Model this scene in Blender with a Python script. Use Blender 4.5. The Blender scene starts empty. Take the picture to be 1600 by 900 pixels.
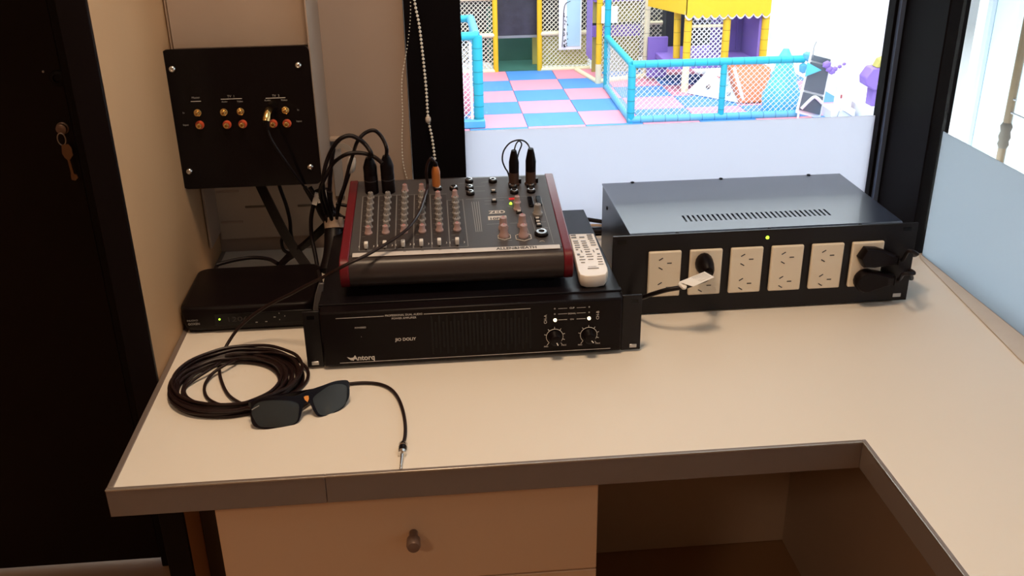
import bpy, bmesh, math, random
from mathutils import Vector, Matrix, Quaternion
random.seed(7)
PI = math.pi
# ------------------------------------------------------------------ camera, world, lights, exposure
CAM_P=(0.39988,-0.97499,0.67499); CAM_R=((0.9959,-0.089,-0.0148),(0.05,0.4085,0.9114),(-0.0751,-0.9084,0.4112)); LENS=34.1392
DESK_Z = .74                       # everything below is laid out with the desk top at z = 0 and lifted at the end
C = bpy.context.scene.collection
sc = bpy.context.scene
cam = bpy.data.objects.new('camera', bpy.data.cameras.new('camera')); C.objects.link(cam)
r3 = Matrix(CAM_R).transposed()
cam.matrix_world = Matrix.Translation(Vector(CAM_P)+Vector((0, 0, DESK_Z))) @ r3.to_4x4()
cam.data.lens = LENS; cam.data.sensor_width = 36; cam.data.clip_start = .02; cam.data.clip_end = 200
sc.camera = cam
w = bpy.data.worlds.new('world'); sc.world = w; w.use_nodes = True
w.node_tree.nodes['Background'].inputs[0].default_value = (.75, .85, 1, 1)
w.node_tree.nodes['Background'].inputs[1].default_value = .35
sc.view_settings.view_transform = 'Standard'; sc.view_settings.look = 'None'
sc.view_settings.exposure = 0; sc.view_settings.gamma = 1; sc.view_settings.use_curve_mapping = False
def area(name, loc, size, power, col, rot=(0, 0, 0), sy=None):
    l = bpy.data.lights.new(name, 'AREA'); l.energy = power; l.color = col
    l.size = size
    if sy: l.shape = 'RECTANGLE'; l.size_y = sy
    o = bpy.data.objects.new(name, l); C.objects.link(o); o.location = loc; o.rotation_euler = rot
    return o
area('room_lamp_light', (.38, -.12, 1.72+DESK_Z-.06), .30, 17, (1, .71, .46))
area('rear_fill_light', (-.75, -2.1, 1.72+DESK_Z-.06), .35, 13, (1, .70, .44))  # unseen fill lamp added behind the camera to lift fascia and cabinet fronts
area('hall_light_front', (4, 10, 1.9+DESK_Z), 12, 1600, (.93, .97, 1), sy=9)
area('hall_light_back', (5, 19, 1.9+DESK_Z), 14, 1100, (.93, .97, 1), sy=7)
area('corridor_wall_fill', (1.50, .4, -.45+DESK_Z), .3, 72, (.86, .97, 1), rot=(0, math.radians(-103), 0), sy=3.6)  # unseen fill lamp added below the glass to brighten the corridor wall

# ------------------------------------------------------------------ materials
def lin(h):
    c = [int(h[i:i+2], 16)/255 for i in (0, 2, 4)]
    return [(x/12.92 if x <= .04045 else ((x+.055)/1.055)**2.4) for x in c]+[1]
def mat(name, col, rough=.5, metal=0, spec=.5, var=.06, scale=40, bump=0, emit=None, es=0, coat=0, alpha=None):
    m = bpy.data.materials.new(name); m.use_nodes = True; nt = m.node_tree; b = nt.nodes['Principled BSDF']
    c = lin(col) if isinstance(col, str) else list(col)+[1]
    b.inputs['Roughness'].default_value = rough; b.inputs['Metallic'].default_value = metal
    b.inputs['Specular IOR Level'].default_value = spec; b.inputs['Coat Weight'].default_value = coat
    tc = nt.nodes.new('ShaderNodeTexCoord'); n = nt.nodes.new('ShaderNodeTexNoise')
    n.inputs['Scale'].default_value = scale; n.inputs['Detail'].default_value = 4
    nt.links.new(tc.outputs['Object'], n.inputs['Vector'])
    mx = nt.nodes.new('ShaderNodeMix'); mx.data_type = 'RGBA'
    mx.inputs[6].default_value = [x*(1-var) for x in c[:3]]+[1]; mx.inputs[7].default_value = [min(1, x*(1+var)) for x in c[:3]]+[1]
    nt.links.new(n.outputs['Fac'], mx.inputs[0]); nt.links.new(mx.outputs[2], b.inputs['Base Color'])
    if bump:
        bp = nt.nodes.new('ShaderNodeBump'); bp.inputs['Strength'].default_value = bump; bp.inputs['Distance'].default_value = .001
        nt.links.new(n.outputs['Fac'], bp.inputs['Height']); nt.links.new(bp.outputs[0], b.inputs['Normal'])
    if emit: b.inputs['Emission Color'].default_value = lin(emit); b.inputs['Emission Strength'].default_value = es
    return m
def glass_mat(name, tint=(1, 1, 1)):
    m = bpy.data.materials.new(name); m.use_nodes = True; nt = m.node_tree; nt.nodes.clear()
    o = nt.nodes.new('ShaderNodeOutputMaterial'); t = nt.nodes.new('ShaderNodeBsdfTransparent'); t.inputs[0].default_value = (*tint, 1)
    g = nt.nodes.new('ShaderNodeBsdfGlossy'); g.inputs['Roughness'].default_value = .02
    lw = nt.nodes.new('ShaderNodeLayerWeight'); lw.inputs[0].default_value = .5
    pw_ = nt.nodes.new('ShaderNodeMath'); pw_.operation = 'POWER'; pw_.inputs[1].default_value = 5; nt.links.new(lw.outputs['Facing'], pw_.inputs[0])
    f = nt.nodes.new('ShaderNodeMath'); f.operation = 'MULTIPLY_ADD'; f.inputs[1].default_value = .45; f.inputs[2].default_value = .02; nt.links.new(pw_.outputs[0], f.inputs[0]); x = nt.nodes.new('ShaderNodeMixShader')
    nt.links.new(f.outputs[0], x.inputs[0]); nt.links.new(t.outputs[0], x.inputs[1]); nt.links.new(g.outputs[0], x.inputs[2]); nt.links.new(x.outputs[0], o.inputs[0])
    return m
def film_mat(name, trans, diff, mixf=.5):
    m = bpy.data.materials.new(name); m.use_nodes = True; nt = m.node_tree; nt.nodes.clear()
    o = nt.nodes.new('ShaderNodeOutputMaterial'); t = nt.nodes.new('ShaderNodeBsdfTranslucent'); t.inputs[0].default_value = (*trans, 1)
    g = nt.nodes.new('ShaderNodeBsdfDiffuse'); g.inputs[0].default_value = (*diff, 1)
    x = nt.nodes.new('ShaderNodeMixShader'); x.inputs[0].default_value = mixf
    n = nt.nodes.new('ShaderNodeTexNoise'); n.inputs['Scale'].default_value = 900
    bp = nt.nodes.new('ShaderNodeBump'); bp.inputs['Strength'].default_value = .05; nt.links.new(n.outputs[0], bp.inputs['Height'])
    nt.links.new(bp.outputs[0], g.inputs['Normal'])
    nt.links.new(t.outputs[0], x.inputs[1]); nt.links.new(g.outputs[0], x.inputs[2]); nt.links.new(x.outputs[0], o.inputs[0])
    return m
M = dict(
 desk=mat('white_laminate', (.77, .705, .62), .42, var=.015, scale=12, spec=.35),
 edge=mat('brushed_aluminium_edging', (.24, .19, .165), .42, .35, var=.06, scale=30),
 wall=mat('cream_paint', (.52, .32, .17), .7, var=.03, scale=6, bump=.05),
 backwall=mat('beige_paint', (.36, .265, .21), .7, var=.03, scale=6, bump=.05),
 duct=mat('beige_plastic', (.37, .28, .22), .45, var=.02),
 ductin=mat('grey_beige_plastic', (.44, .36, .29), .5, var=.03),
 slot=mat('slot_shadow_brown', (.16, .12, .09), .8),
 cab=mat('cabinet_laminate', (.72, .47, .29), .45, var=.02, scale=8),
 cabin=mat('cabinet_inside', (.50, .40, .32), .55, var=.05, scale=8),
 dark=mat('gap_shade_brown', (.06, .042, .032), .6),
 door=mat('dark_stained_door', (.008, .0035, .0035), .5, var=.3, scale=4, spec=.15),
 doorframe=mat('door_frame_black', (.006, .004, .005), .45, spec=.12),
 floor=mat('brown_floor', (.36, .21, .11), .5, var=.12, scale=5),
 ceil=mat('ceiling_paint', (.7, .66, .6), .8),
 blackf=mat('window_frame_black', (.005, .004, .005), .5, spec=.04),
 greyf=mat('grey_glazing_bead', (.10, .14, .24), .35, .2),
 black=mat('black_plastic', (.0055, .003, .0035), .38, spec=.14, var=.15),
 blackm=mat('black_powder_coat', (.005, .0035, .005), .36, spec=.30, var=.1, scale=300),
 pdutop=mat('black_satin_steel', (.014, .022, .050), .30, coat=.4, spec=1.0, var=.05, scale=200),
 gloss=mat('gloss_black_acrylic', (.004, .003, .004), .18, spec=.2),
 cable=mat('black_rubber_cable', (.006, .003, .004), .45, spec=.25),
 cable2=mat('brown_black_rubber', (.014, .005, .005), .45, spec=.3),
 chrome=mat('chrome', (.75, .74, .72), .18, 1),
 steel=mat('zinc_steel', (.55, .55, .56), .3, .9),
 gold=mat('gold_plate', (.75, .50, .20), .22, 1),
 redp=mat('red_orange_plastic', (.55, .08, .03), .35),
 orange=mat('orange_brown_sleeve', (.48, .15, .03), .4, var=.12, scale=120),
 white=mat('white_plastic', (.80, .77, .72), .4, var=.02),
 cream=mat('cream_socket_plastic', (.78, .68, .54), .38, var=.02),
 paper=mat('white_paper_tag', (.82, .80, .77), .7),
 print=mat('white_print', (.62, .58, .54), .6),
 printd=mat('black_print', (.03, .03, .035), .6),
 greyprint=mat('grey_print', (.30, .29, .28), .6),
 mix=mat('mixer_grey_panel', (.058, .053, .056), .42, spec=.4, var=.05, scale=200),
 mixdark=mat('mixer_dark_strip', (.030, .024, .024), .45),
 mixbody=mat('mixer_body_charcoal', (.036, .027, .026), .34, spec=.4),
 red=mat('maroon_side_cheek', (.13, .004, .010), .38, spec=.4),
 knob=mat('knob_grey', (.24, .22, .21), .45),
 knobp=mat('knob_pink_grey', (.36, .24, .23), .45),
 cap=mat('knob_red_cap', (.42, .05, .06), .4),
 strip=mat('silver_strip', (.62, .58, .55), .4, .1),
 fader=mat('fader_cap_white', (.72, .68, .64), .4),
 remote=mat('remote_white', (.82, .75, .68), .35, var=.02),
 btn=mat('remote_button_grey', (.16, .16, .17), .5),
 ledg=mat('green_led', (.3, .5, .05), .3, emit='b4ff3c', es=2.2),
 ledw=mat('warm_led', (.9, .8, .6), .3, emit='fff0c0', es=3.0),
 ledr=mat('red_led', (.5, .02, .02), .3, emit='b01010', es=.5),
 lens=mat('dark_lens', (.030, .034, .036), .08, spec=.5),
 shade=mat('sunglasses_frame', (.004, .002, .004), .25, spec=.25),
 clear=mat('milky_plastic', (.55, .48, .42), .35),
 tape=mat('beige_velcro', (.55, .42, .33), .8, bump=.4, scale=300),
 bead=mat('white_bead_plastic', (.80, .78, .72), .35),
 knobd=mat('bronze_knob', (.22, .15, .12), .35, .5),
 key=mat('old_brass_key', (.20, .11, .06), .4, .6),
 # the play hall
 mpink=mat('pink_mat', (.74, .27, .35), .6, var=.04, scale=3), mblue=mat('blue_mat', (.07, .25, .60), .6, var=.05, scale=3),
 hallw=mat('white_hall_paint', (.86, .88, .90), .8, var=.01), hallf=mat('white_hall_floor', (.86, .88, .88), .6, var=.01),
 turq=mat('turquoise_foam', (.012, .38, .48), .5, var=.05, scale=6), turql=mat('light_blue_foam', (.10, .38, .60), .5, var=.06, scale=6),
 yel=mat('yellow_foam', (.80, .50, .012), .5, var=.05, scale=6), creamf=mat('cream_foam', (.80, .72, .48), .5, var=.04, scale=6),
 purp=mat('purple_vinyl', (.24, .15, .50), .45, var=.08, scale=3), net=mat('cream_net', (.78, .74, .60), .8), netw=mat('white_net', (.85, .88, .90), .8),
 netb=mat('net_backdrop_black', (.012, .012, .014), .8), olive=mat('olive_board', (.40, .36, .10), .8, var=.2, scale=4),
 green=mat('green_floor_mat', (.03, .12, .09), .6, var=.3, scale=1.2), darkc=mat('dark_curtain', (.03, .03, .045), .35, var=.8, scale=5),
 orangev=mat('orange_vinyl', (.60, .17, .06), .5), slide=mat('white_blue_board', (.50, .56, .70), .5), lblue=mat('sky_blue_vinyl', (.10, .50, .72), .5, var=.15, scale=4),
 posterw=mat('poster_white', (.85, .86, .88), .5), posterb=mat('poster_sky', (.45, .68, .78), .5, var=.1, scale=2),
 mirror=mat('slate_panel', (.09, .11, .135), .4, var=.06, scale=3), pole=mat('bamboo_brown', (.11, .068, .028), .5, var=.3, scale=30), hgrey=mat('grey_rod', (.25, .26, .28), .5),
 skin=mat('pale_blue_panel', (.62, .78, .82), .5),
)
MG = glass_mat('clear_glass', (.97, .985, .98)); MF = film_mat('frosted_film', (.80, .80, .86), (.80, .81, .86), .07)
MF2 = film_mat('frosted_film_dimmed', (.56, .60, .65), (.5, .55, .6), .08)  # same film, darker: the dimmer corridor light is put into its colour

# ------------------------------------------------------------------ mesh helpers: all vertices are given in scene coordinates
class MB:
    def __init__(s): s.v = []; s.f = []; s.m = []; s.mi = 0
    def add(s, vs, fs):
        n = len(s.v); s.v += [tuple(v) for v in vs]; s.f += [[i+n for i in f] for f in fs]; s.m += [s.mi]*len(fs); return s
    def box(s, a, b, c, d, e, f, T=None):
        vs = [Vector(p) for p in ((a, c, e), (b, c, e), (b, d, e), (a, d, e), (a, c, f), (b, c, f), (b, d, f), (a, d, f))]
        if T: vs = [T(v) for v in vs]
        return s.add(vs, [[0, 3, 2, 1], [4, 5, 6, 7], [0, 1, 5, 4], [1, 2, 6, 5], [2, 3, 7, 6], [3, 0, 4, 7]])
    def loft(s, loops, cap=True, closed=False):
        n = len(loops[0]); vs = [p for l in loops for p in l]; fs = []
        k = len(loops)
        for i in range(k if closed else k-1):
            j = (i+1) % k
            for q in range(n): fs.append([i*n+q, i*n+(q+1) % n, j*n+(q+1) % n, j*n+q])
        if cap and not closed: fs.append(list(range(n))[::-1]); fs.append([(k-1)*n+q for q in range(n)])
        return s.add(vs, fs)
    def prism(s, poly, d0, d1, T):           # poly: 2-D points, T(u, v, d) -> 3-D
        return s.loft([[T(u, v, d0) for u, v in poly], [T(u, v, d1) for u, v in poly]])
    def ring(s, p, ax, r, n, ref=None):
        ax = Vector(ax).normalized(); ref = ref or (Vector((0, 0, 1)) if abs(ax.z) < .9 else Vector((1, 0, 0)))
        u = ax.cross(ref).normalized(); w = ax.cross(u)
        return [Vector(p)+u*(r*math.cos(2*PI*i/n))+w*(r*math.sin(2*PI*i/n)) for i in range(n)]
    def lathe(s, p, ax, prof, n=16):         # prof: (distance along axis, radius)
        ax = Vector(ax).normalized()
        return s.loft([s.ring(Vector(p)+ax*h, ax, max(r, 1e-5), n) for h, r in prof])
    def cyl(s, p0, p1, r0, r1=None, n=12):
        p0 = Vector(p0); p1 = Vector(p1); return s.lathe(p0, p1-p0, [(0, r0), ((p1-p0).length, r0 if r1 is None else r1)], n)
    def tube(s, pts, r, n=8, sub=6, closed=False, rr=None):
        P = smooth(pts, sub, closed) if sub > 1 else [Vector(p) for p in pts]
        k = len(P); loops = []; ref = None
        for i, p in enumerate(P):
            t = (P[(i+1) % k]-P[i-1]) if closed or 0 < i < k-1 else (P[1]-P[0] if i == 0 else P[-1]-P[-2])
            t = t.normalized()
            if ref is None: ref = Vector((0, 0, 1)) if abs(t.z) < .9 else Vector((1, 0, 0))
            u = t.cross(ref).normalized(); w = t.cross(u); ref = -w
            q = r if rr is None else rr(i/(k-1))
            loops.append([p+u*(q*math.cos(2*PI*a/n))+w*(q*math.sin(2*PI*a/n)) for a in range(n)])
        return s.loft(loops, closed=closed)
    def ribbon(s, pts, wd, th, side, sub=6):
        P = smooth(pts, sub); side = Vector(side).normalized(); loops = []
        for i, p in enumerate(P):
            t = (P[min(i+1, len(P)-1)]-P[max(i-1, 0)]).normalized(); u = (side-t*side.dot(t)).normalized(); w = t.cross(u)
            loops.append([p+u*wd*a+w*th*b for a, b in ((-.5, -.5), (.5, -.5), (.5, .5), (-.5, .5))])
        return s.loft(loops)
    def sphere(s, c, r, n=8, sc=(1, 1, 1)):
        c = Vector(c); loops = []
        for i in range(n//2+1):
            a = -PI/2+PI*i/(n//2); rr = max(math.cos(a), 1e-3)*r
            loops.append([c+Vector((rr*math.cos(2*PI*q/n)*sc[0], rr*math.sin(2*PI*q/n)*sc[1], r*math.sin(a)*sc[2])) for q in range(n)])
        return s.loft(loops)
    def build(s, name, m, parent=None, bevel=0, ang=50, seg=2, origin=None, kind=None, label=None):
        me = bpy.data.meshes.new(name)
        if parent is not None: base = Vector(parent['base'])
        elif origin: base = Vector(origin)
        else:
            xs = [v[0] for v in s.v]; ys = [v[1] for v in s.v]; zs = [v[2] for v in s.v]
            base = Vector(((min(xs)+max(xs))/2, (min(ys)+max(ys))/2, min(zs)))
        me.from_pydata([(v[0]-base[0], v[1]-base[1], v[2]-base[2]) for v in s.v], [], s.f)
        for x in (m if isinstance(m, (list, tuple)) else [m]): me.materials.append(x if not isinstance(x, str) else M[x])
        for p, i in zip(me.polygons, s.m): p.material_index = i
        b = bmesh.new(); b.from_mesh(me); bmesh.ops.recalc_face_normals(b, faces=b.faces); b.to_mesh(me); b.free()
        me.polygons.foreach_set('use_smooth', [True]*len(me.polygons)); me.set_sharp_from_angle(angle=math.radians(ang))
        o = bpy.data.objects.new(name, me); C.objects.link(o)
        if parent is not None: o.parent = parent
        else: o.location = base
        o['base'] = tuple(base)
        if bevel:
            bv = o.modifiers.new('bevel', 'BEVEL'); bv.width = bevel; bv.segments = seg; bv.limit_method = 'ANGLE'; bv.angle_limit = math.radians(40); bv.harden_normals = False
        if kind: o['kind'] = kind
        if label: o['label'] = label
        return o
def smooth(pts, sub=6, closed=False):
    P = [Vector(p) for p in pts]; n = len(P); out = []
    for i in range(n if closed else n-1):
        p0 = P[i-1] if (closed or i > 0) else P[0]*2-P[1]; p1 = P[i]; p2 = P[(i+1) % n]
        p3 = P[(i+2) % n] if (closed or i < n-2) else P[-1]*2-P[-2]
        for k in range(sub):
            t = k/sub; out.append(.5*((2*p1)+(p2-p0)*t+(2*p0-5*p1+4*p2-p3)*t*t+(3*p1-p0-3*p2+p3)*t**3))
    if not closed: out.append(P[-1])
    return out
def thing(name, label, cat, base, group=None):
    o = bpy.data.objects.new(name, None); C.objects.link(o); o.location = base; o.empty_display_size = .05
    o['base'] = tuple(base); o['label'] = label; o['category'] = cat
    if group: o['group'] = group
    return o
def tag(o, label, cat, group=None):
    o['label'] = label; o['category'] = cat
    if group: o['group'] = group
    return o
def st(o): o['kind'] = 'structure'; return o
def B(*a): return MB().box(*a)
def inst(src, offset, parent, name=None):            # copy of a part sharing its mesh, moved by offset
    o = src.copy(); C.objects.link(o); o.parent = parent; o.location = Vector(src.location)+Vector(offset); return o
TEXTS = []
def text(s, p, right, up, h, m, parent, align='LEFT', name='lettering', bold=0, squeeze=1):
    cu = bpy.data.curves.new('t', 'FONT'); cu.body = s; cu.size = h*1.4; cu.align_x = align; cu.offset = bold; cu.extrude = .00008; cu.resolution_u = 3
    o = bpy.data.objects.new('t', cu); C.objects.link(o)
    right = Vector(right).normalized(); up = Vector(up).normalized(); n = right.cross(up)
    TEXTS.append((o, Matrix.Translation(Vector(p)+n*.0003) @ Matrix((right*squeeze, up, n)).transposed().to_4x4(), m, parent, name))
def flush_text():
    dg = bpy.context.evaluated_depsgraph_get()
    for o, T, m, parent, name in TEXTS:
        me = bpy.data.meshes.new_from_object(o.evaluated_get(dg)); me.transform(Matrix.Translation(-Vector(parent['base'])) @ T)
        me.materials.clear(); me.materials.append(M[m]); me.name = name
        q = bpy.data.objects.new(name, me); C.objects.link(q); q.parent = parent; q['base'] = parent['base']
    for o, *_ in TEXTS: bpy.data.objects.remove(o)
def net(parent, o, u, v, W, H, sp, r, m='net', name='net'):
    o = Vector(o); u = Vector(u).normalized(); v = Vector(v).normalized(); n = u.cross(v); b = MB()
    k = int((W+H)/sp)+1
    for sgn in (1, -1):
        for i in range(1, k):
            c = i*sp; a0 = max(0, c-H); a1 = min(W, c); 
            if a1-a0 < .01: continue
            p0 = (a0, c-a0); p1 = (a1, c-a1)
            if sgn < 0: p0 = (W-p0[0], p0[1]); p1 = (W-p1[0], p1[1])
            A = o+u*p0[0]+v*p0[1]+n*(.002*sgn); Q = o+u*p1[0]+v*p1[1]+n*(.002*sgn); d = (Q-A).normalized(); w = d.cross(n)
            b.add([A+w*r, A-w*r*.5+n*r, A-w*r*.5-n*r, Q+w*r, Q-w*r*.5+n*r, Q-w*r*.5-n*r], [[0, 1, 4, 3], [1, 2, 5, 4], [2, 0, 3, 5]])
    q = b.build(name, m, parent); q['kind'] = 'stuff'; return q

# ------------------------------------------------------------------ the booth: floor, walls, ceiling
YB = .7467; XR = 1.2688; FZ = -.74; CZ = 1.72
st(B(-2.2, 2.6, -3.2, .86, FZ-.05, FZ).build('floor', 'floor'))
st(B(-2.2, 1.5, -3.2, .95, CZ, CZ+.05).build('ceiling', 'ceil'))
st(B(-.028, 0, .26, .86, FZ, CZ).build('wall_left', 'wall'))
st(B(-.035, .0008, .252, .2598, FZ, CZ).build('trim_1', 'doorframe', bevel=.001))
st(B(0, .362, YB, .86, FZ, CZ).build('wall_back', 'backwall'))
st(B(.362, 1.5, YB+.02, .86, FZ, -.005).build('wall_below_window', 'backwall'))
st(B(-2.2, -1.2, .78, .86, FZ, CZ).build('wall_beside_door', 'backwall'))
st(B(-2.25, -2.2, -3.2, .86, FZ, CZ).build('wall_far_left', 'wall'))
st(B(-2.2, 1.5, -3.25, -3.2, FZ, CZ).build('wall_front', 'wall'))
st(B(XR-.01, XR+.06, -3.2, .5, FZ, -.004).build('wall_right', 'backwall'))
# door with lock and key
d1 = thing('door_1', '', '', (-.7, .79, FZ)); del d1['label']; del d1['category']; st(d1)
B(-1.15, -.235, .785, .82, FZ+.012, CZ-.1).build('door_leaf', 'door', d1, .003)
B(-.232, -.03, .77, .84, FZ, CZ).build('door_jamb', 'doorframe', d1, .003)
B(-1.2, -1.15, .775, .84, FZ, CZ).build('door_jamb', 'doorframe', d1, .003)
es = MB(); kp = Vector((-0.253,0.784,0.2352))
es.lathe(kp+Vector((.0, 0, 0)), (0, -1, 0), [(0, .011), (.002, .011), (.003, .009), (.010, .009), (.011, .007)], 20).build('lock_cylinder', 'knobd', d1)
hole = Vector((-0.244,0.784,0.3238))
MB().lathe(hole, (0, -1, 0), [(0, .014), (.003, .014), (.005, .011), (.005, .007), (.002, .006)], 20).build('lock_rosette', 'doorframe', d1)
for du, dv in ((-.022, .012), (.016, -.014)): MB().lathe(hole+Vector((du, 0, dv)), (0, -1, 0), [(0, .0022), (.001, .002), (.0016, .001)], 8).build('rosette_screw', 'steel', d1)
k = thing('door_key', 'old brown key hanging on a small ring from the dark door lock', 'key', tuple(kp+Vector((0, -.012, -.09))))
mb = MB(); c0 = kp+Vector((.0, -.016, -.016))
mb.tube([c0+Vector((.007*math.cos(a*PI/5), 0, .011*math.sin(a*PI/5))) for a in range(10)], .0011, 6, 3, True).build('key_ring', 'steel', k)
mb = MB(); c1 = c0+Vector((.005, 0, -.022))
mb.prism([(-.007, .012), (.005, .013), (.009, .006), (.009, -.008), (.004, -.014), (.002, -.016), (.004, -.042), (.009, -.044), (.010, -.050), (.004, -.055), (-.002, -.053), (-.002, -.046), (-.001, -.04), (-.002, -.016), (-.006, -.012), (-.009, -.004)], -.0012, .0012, lambda u, v, d: c1+Vector((u, d, v)))
mb.build('key_blade', 'key', k)
# window 1 (back): black posts, bead, glass, frosted film
w1 = bpy.data.objects.new('window_1', None); C.objects.link(w1); w1['base'] = (.8, YB, 0); w1.location = (.8, YB, 0); st(w1)
B(.3635, .4605, YB-.012, .80, -.002, CZ).build('window_frame', 'blackf', w1, .002)
B(1.2325, 1.2385, YB-.012, YB+.016, -.002, CZ).build('window_frame', 'blackf', w1, .001)
B(.4605, 1.2325, YB-.006, .80, -.002, .012).build('window_sill', 'blackf', w1, .002)
B(1.2385, 1.2475, YB-.022, YB+.01, -.002, CZ).build('glazing_bead', 'greyf', w1, .001)
B(.4605, 1.2325, YB+.008, YB+.014, .012, CZ).build('pane', MG, w1)
B(.4608, 1.2322, YB+.0055, YB+.007, .0125, .2105).build('frosted_film', MF, w1)
# corner post
st(B(1.2475, 1.283, .5775, YB+.016, -.74, CZ).build('trim_2', 'blackf', bevel=.002))
# window 2 (right side)
w2 = bpy.data.objects.new('window_2', None); C.objects.link(w2); w2['base'] = (XR, -.5, 0); w2.location = (XR, -.5, 0); st(w2)
B(XR, XR+.006, -3.2, .5770, .0005, CZ).build('pane', MG, w2)
B(XR-.0016, XR-.0004, -2.6, .5679, .001, .2278).build('frosted_film', MF2, w2)
B(XR-.004, XR+.01, -3.2, .577, -.003, .0006).build('window_sill', 'duct', w2)
mb = MB(); sl = [(1.2645, .572), (1.2640, -1.2), (1.15+.01, -1.2), (1.221, .1835), (1.2563, .5518)]
mb.prism(sl, .0002, .0022, lambda u, v, d: Vector((u, v, d))); st(mb.build('wedge_strip', mat('beige_strip', (.60, .52, .44), .45)))  # thin beige wedge along the foot of the side glass

# ------------------------------------------------------------------ cable trunking on the back wall
tk = thing('cable_trunking', 'tall beige cable trunking on the back wall behind the black socket panel', 'trunking', (.1, YB, .03))
B(.0068, .2160, .598, .602, .400, CZ-.01).build('cover', 'duct', tk, .0008)
B(.0015, .0055, .655, YB-.001, .042, CZ-.01).build('side_board', 'duct', tk, .0006)
B(.0015, .0055, .603, .655, .398, CZ-.01).build('side_board', 'duct', tk, .0006)
B(.2165, .2195, .575, YB-.001, .165, CZ-.01).build('side_board', 'duct', tk, .0006)
bp_ = B(.0056, .1995, .738, .743, .0275, CZ-.01).build('back_board', 'ductin', tk)
for (a, b) in [((337, 299.5), (373, 298.5)), ((383, 323), (412, 321)), ((465, 321.5), (486, 320)), ((344, 348), (380, 346)), ((440, 297.5), (456, 296))]:
    pass
for p, q in zip([(0.0071,0.7378,0.1199),(0.0555,0.7378,0.0883),(0.1498,0.7378,0.0865),(0.0081,0.7378,0.0602)], [(0.0479,0.7378,0.1193),(0.0912,0.7378,0.0892),(0.1742,0.7378,0.0866),(0.0484,0.7378,0.0601)]):
    B(p[0], q[0], .7368, .7384, p[2]-.0022, p[2]+.0022).build('slot', 'slot' if p[0] > .03 else 'duct', tk, .0008)
wb = thing('wall_bracket', 'small beige plastic bracket on the back wall right of the black panel', 'bracket', (.225, YB-.01, .15))
B(.2196, .2370, YB-.018, YB-.001, .2065, .2125).build('lip', 'duct', wb, .001)
B(.2196, .2365, YB-.006, YB-.001, .10, .2062).build('shade_plate', mat('grey_shade', (.26, .24, .24), .5), wb, .001)  # grey plate stands for the shade below the bracket lip

# ------------------------------------------------------------------ black socket panel
pp = thing('socket_panel', 'square glossy black panel with gold and red phono sockets on the trunking', 'socket panel', (.108, .56, .183))
def rrect(x0, x1, z0, z1, r, n=5):
    out = []
    for cx, cz, a in ((x1-r, z1-r, 0), (x0+r, z1-r, 90), (x0+r, z0+r, 180), (x1-r, z0+r, 270)):
        for i in range(n+1):
            t = math.radians(a+90*i/n); out.append((cx+r*math.cos(t), cz+r*math.sin(t)))
    return out
MB().prism(rrect(-.0035, .2190, .1835, .4060, .010), .5600, .5640, lambda u, v, d: Vector((u, d, v))).build('plate', 'gloss', pp)
B(.012, .21, .5642, .5965, .195, .397).build('back_box', 'black', pp, .002)
for x, z in [(0.0098,0.3765),(0.2006,0.3761),(0.0115,0.2131),(0.203,0.2124)]:
    MB().lathe((x, .5598, z), (0, -1, 0), [(0, .0052), (.0015, .0052), (.003, .0035), (.0034, .0022), (.0026, .0018), (.0026, .0002)], 16).build('panel_screw', 'chrome', pp)
gs = [(0.0383,0.3078),(0.0785,0.3073),(0.1042,0.3074),(0.1478,0.3078),(0.1735,0.3068)]; rs = [(0.0389,0.2883),(0.0808,0.2873),(0.1051,0.2874),(0.1522,0.2861),(0.1737,0.2858)]
for j, (pts, m, R) in enumerate(((gs, 'gold', .0058), (rs, 'redp', .0068))):
    for x, z in pts:
        o = MB().lathe((x, .5598, z), (0, -1, 0), [(0, R), (.0016, R), (.0022, R*.82), (.0022, R*.6)], 18).build('phono_socket', m, pp)
        MB().lathe((x, .5580, z), (0, -1, 0), [(0, R*.66), (.008, R*.62), (.0085, R*.5), (.0085, R*.28), (.002, R*.26)], 16).build('socket_barrel', 'gold', o)
X3 = (1, 0, 0); Z3 = (0, 0, 1)
def ktext(s, uv, h, m='greyprint'): text(s, (uv[0], .5600, uv[1]), X3, Z3, h, m, pp, 'CENTER')
for uv, s, h in ((((0.0386,0.33)), 'Master', .0032), (((0.0924,0.33)), 'TV  1', .0036), (((0.0815,0.3224)), 'Audio', .0026), (((0.1051,0.322)), 'Video', .0028), (((0.161,0.3286)), 'TV  2', .0036), (((0.1474,0.322)), 'Audio', .0028), (((0.1731,0.3216)), 'Video', .003), (((0.0166,0.307)), 'In', .003), (((0.0172,0.2876)), 'Input', .003), (((0.1932,0.3051)), 'In', .003), (((0.1928,0.2871)), 'Input', .003)):
    ktext(s, uv, h)
for a, b in (((0.0302,0.3257), (0.0458,0.3257)), ((0.0764,0.3276), (0.1087,0.3275)), ((0.145,0.3267), (0.1756,0.3261))):
    B(a[0], b[0], .5596, .5600, a[1]-.0005, a[1]+.0003).build('printed_line', 'print', pp)
pj = thing('phono_plug', 'gold elbow plug with black lead in the right group of panel sockets', 'plug', ((0.1472,0.55,0.3082)))

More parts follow.
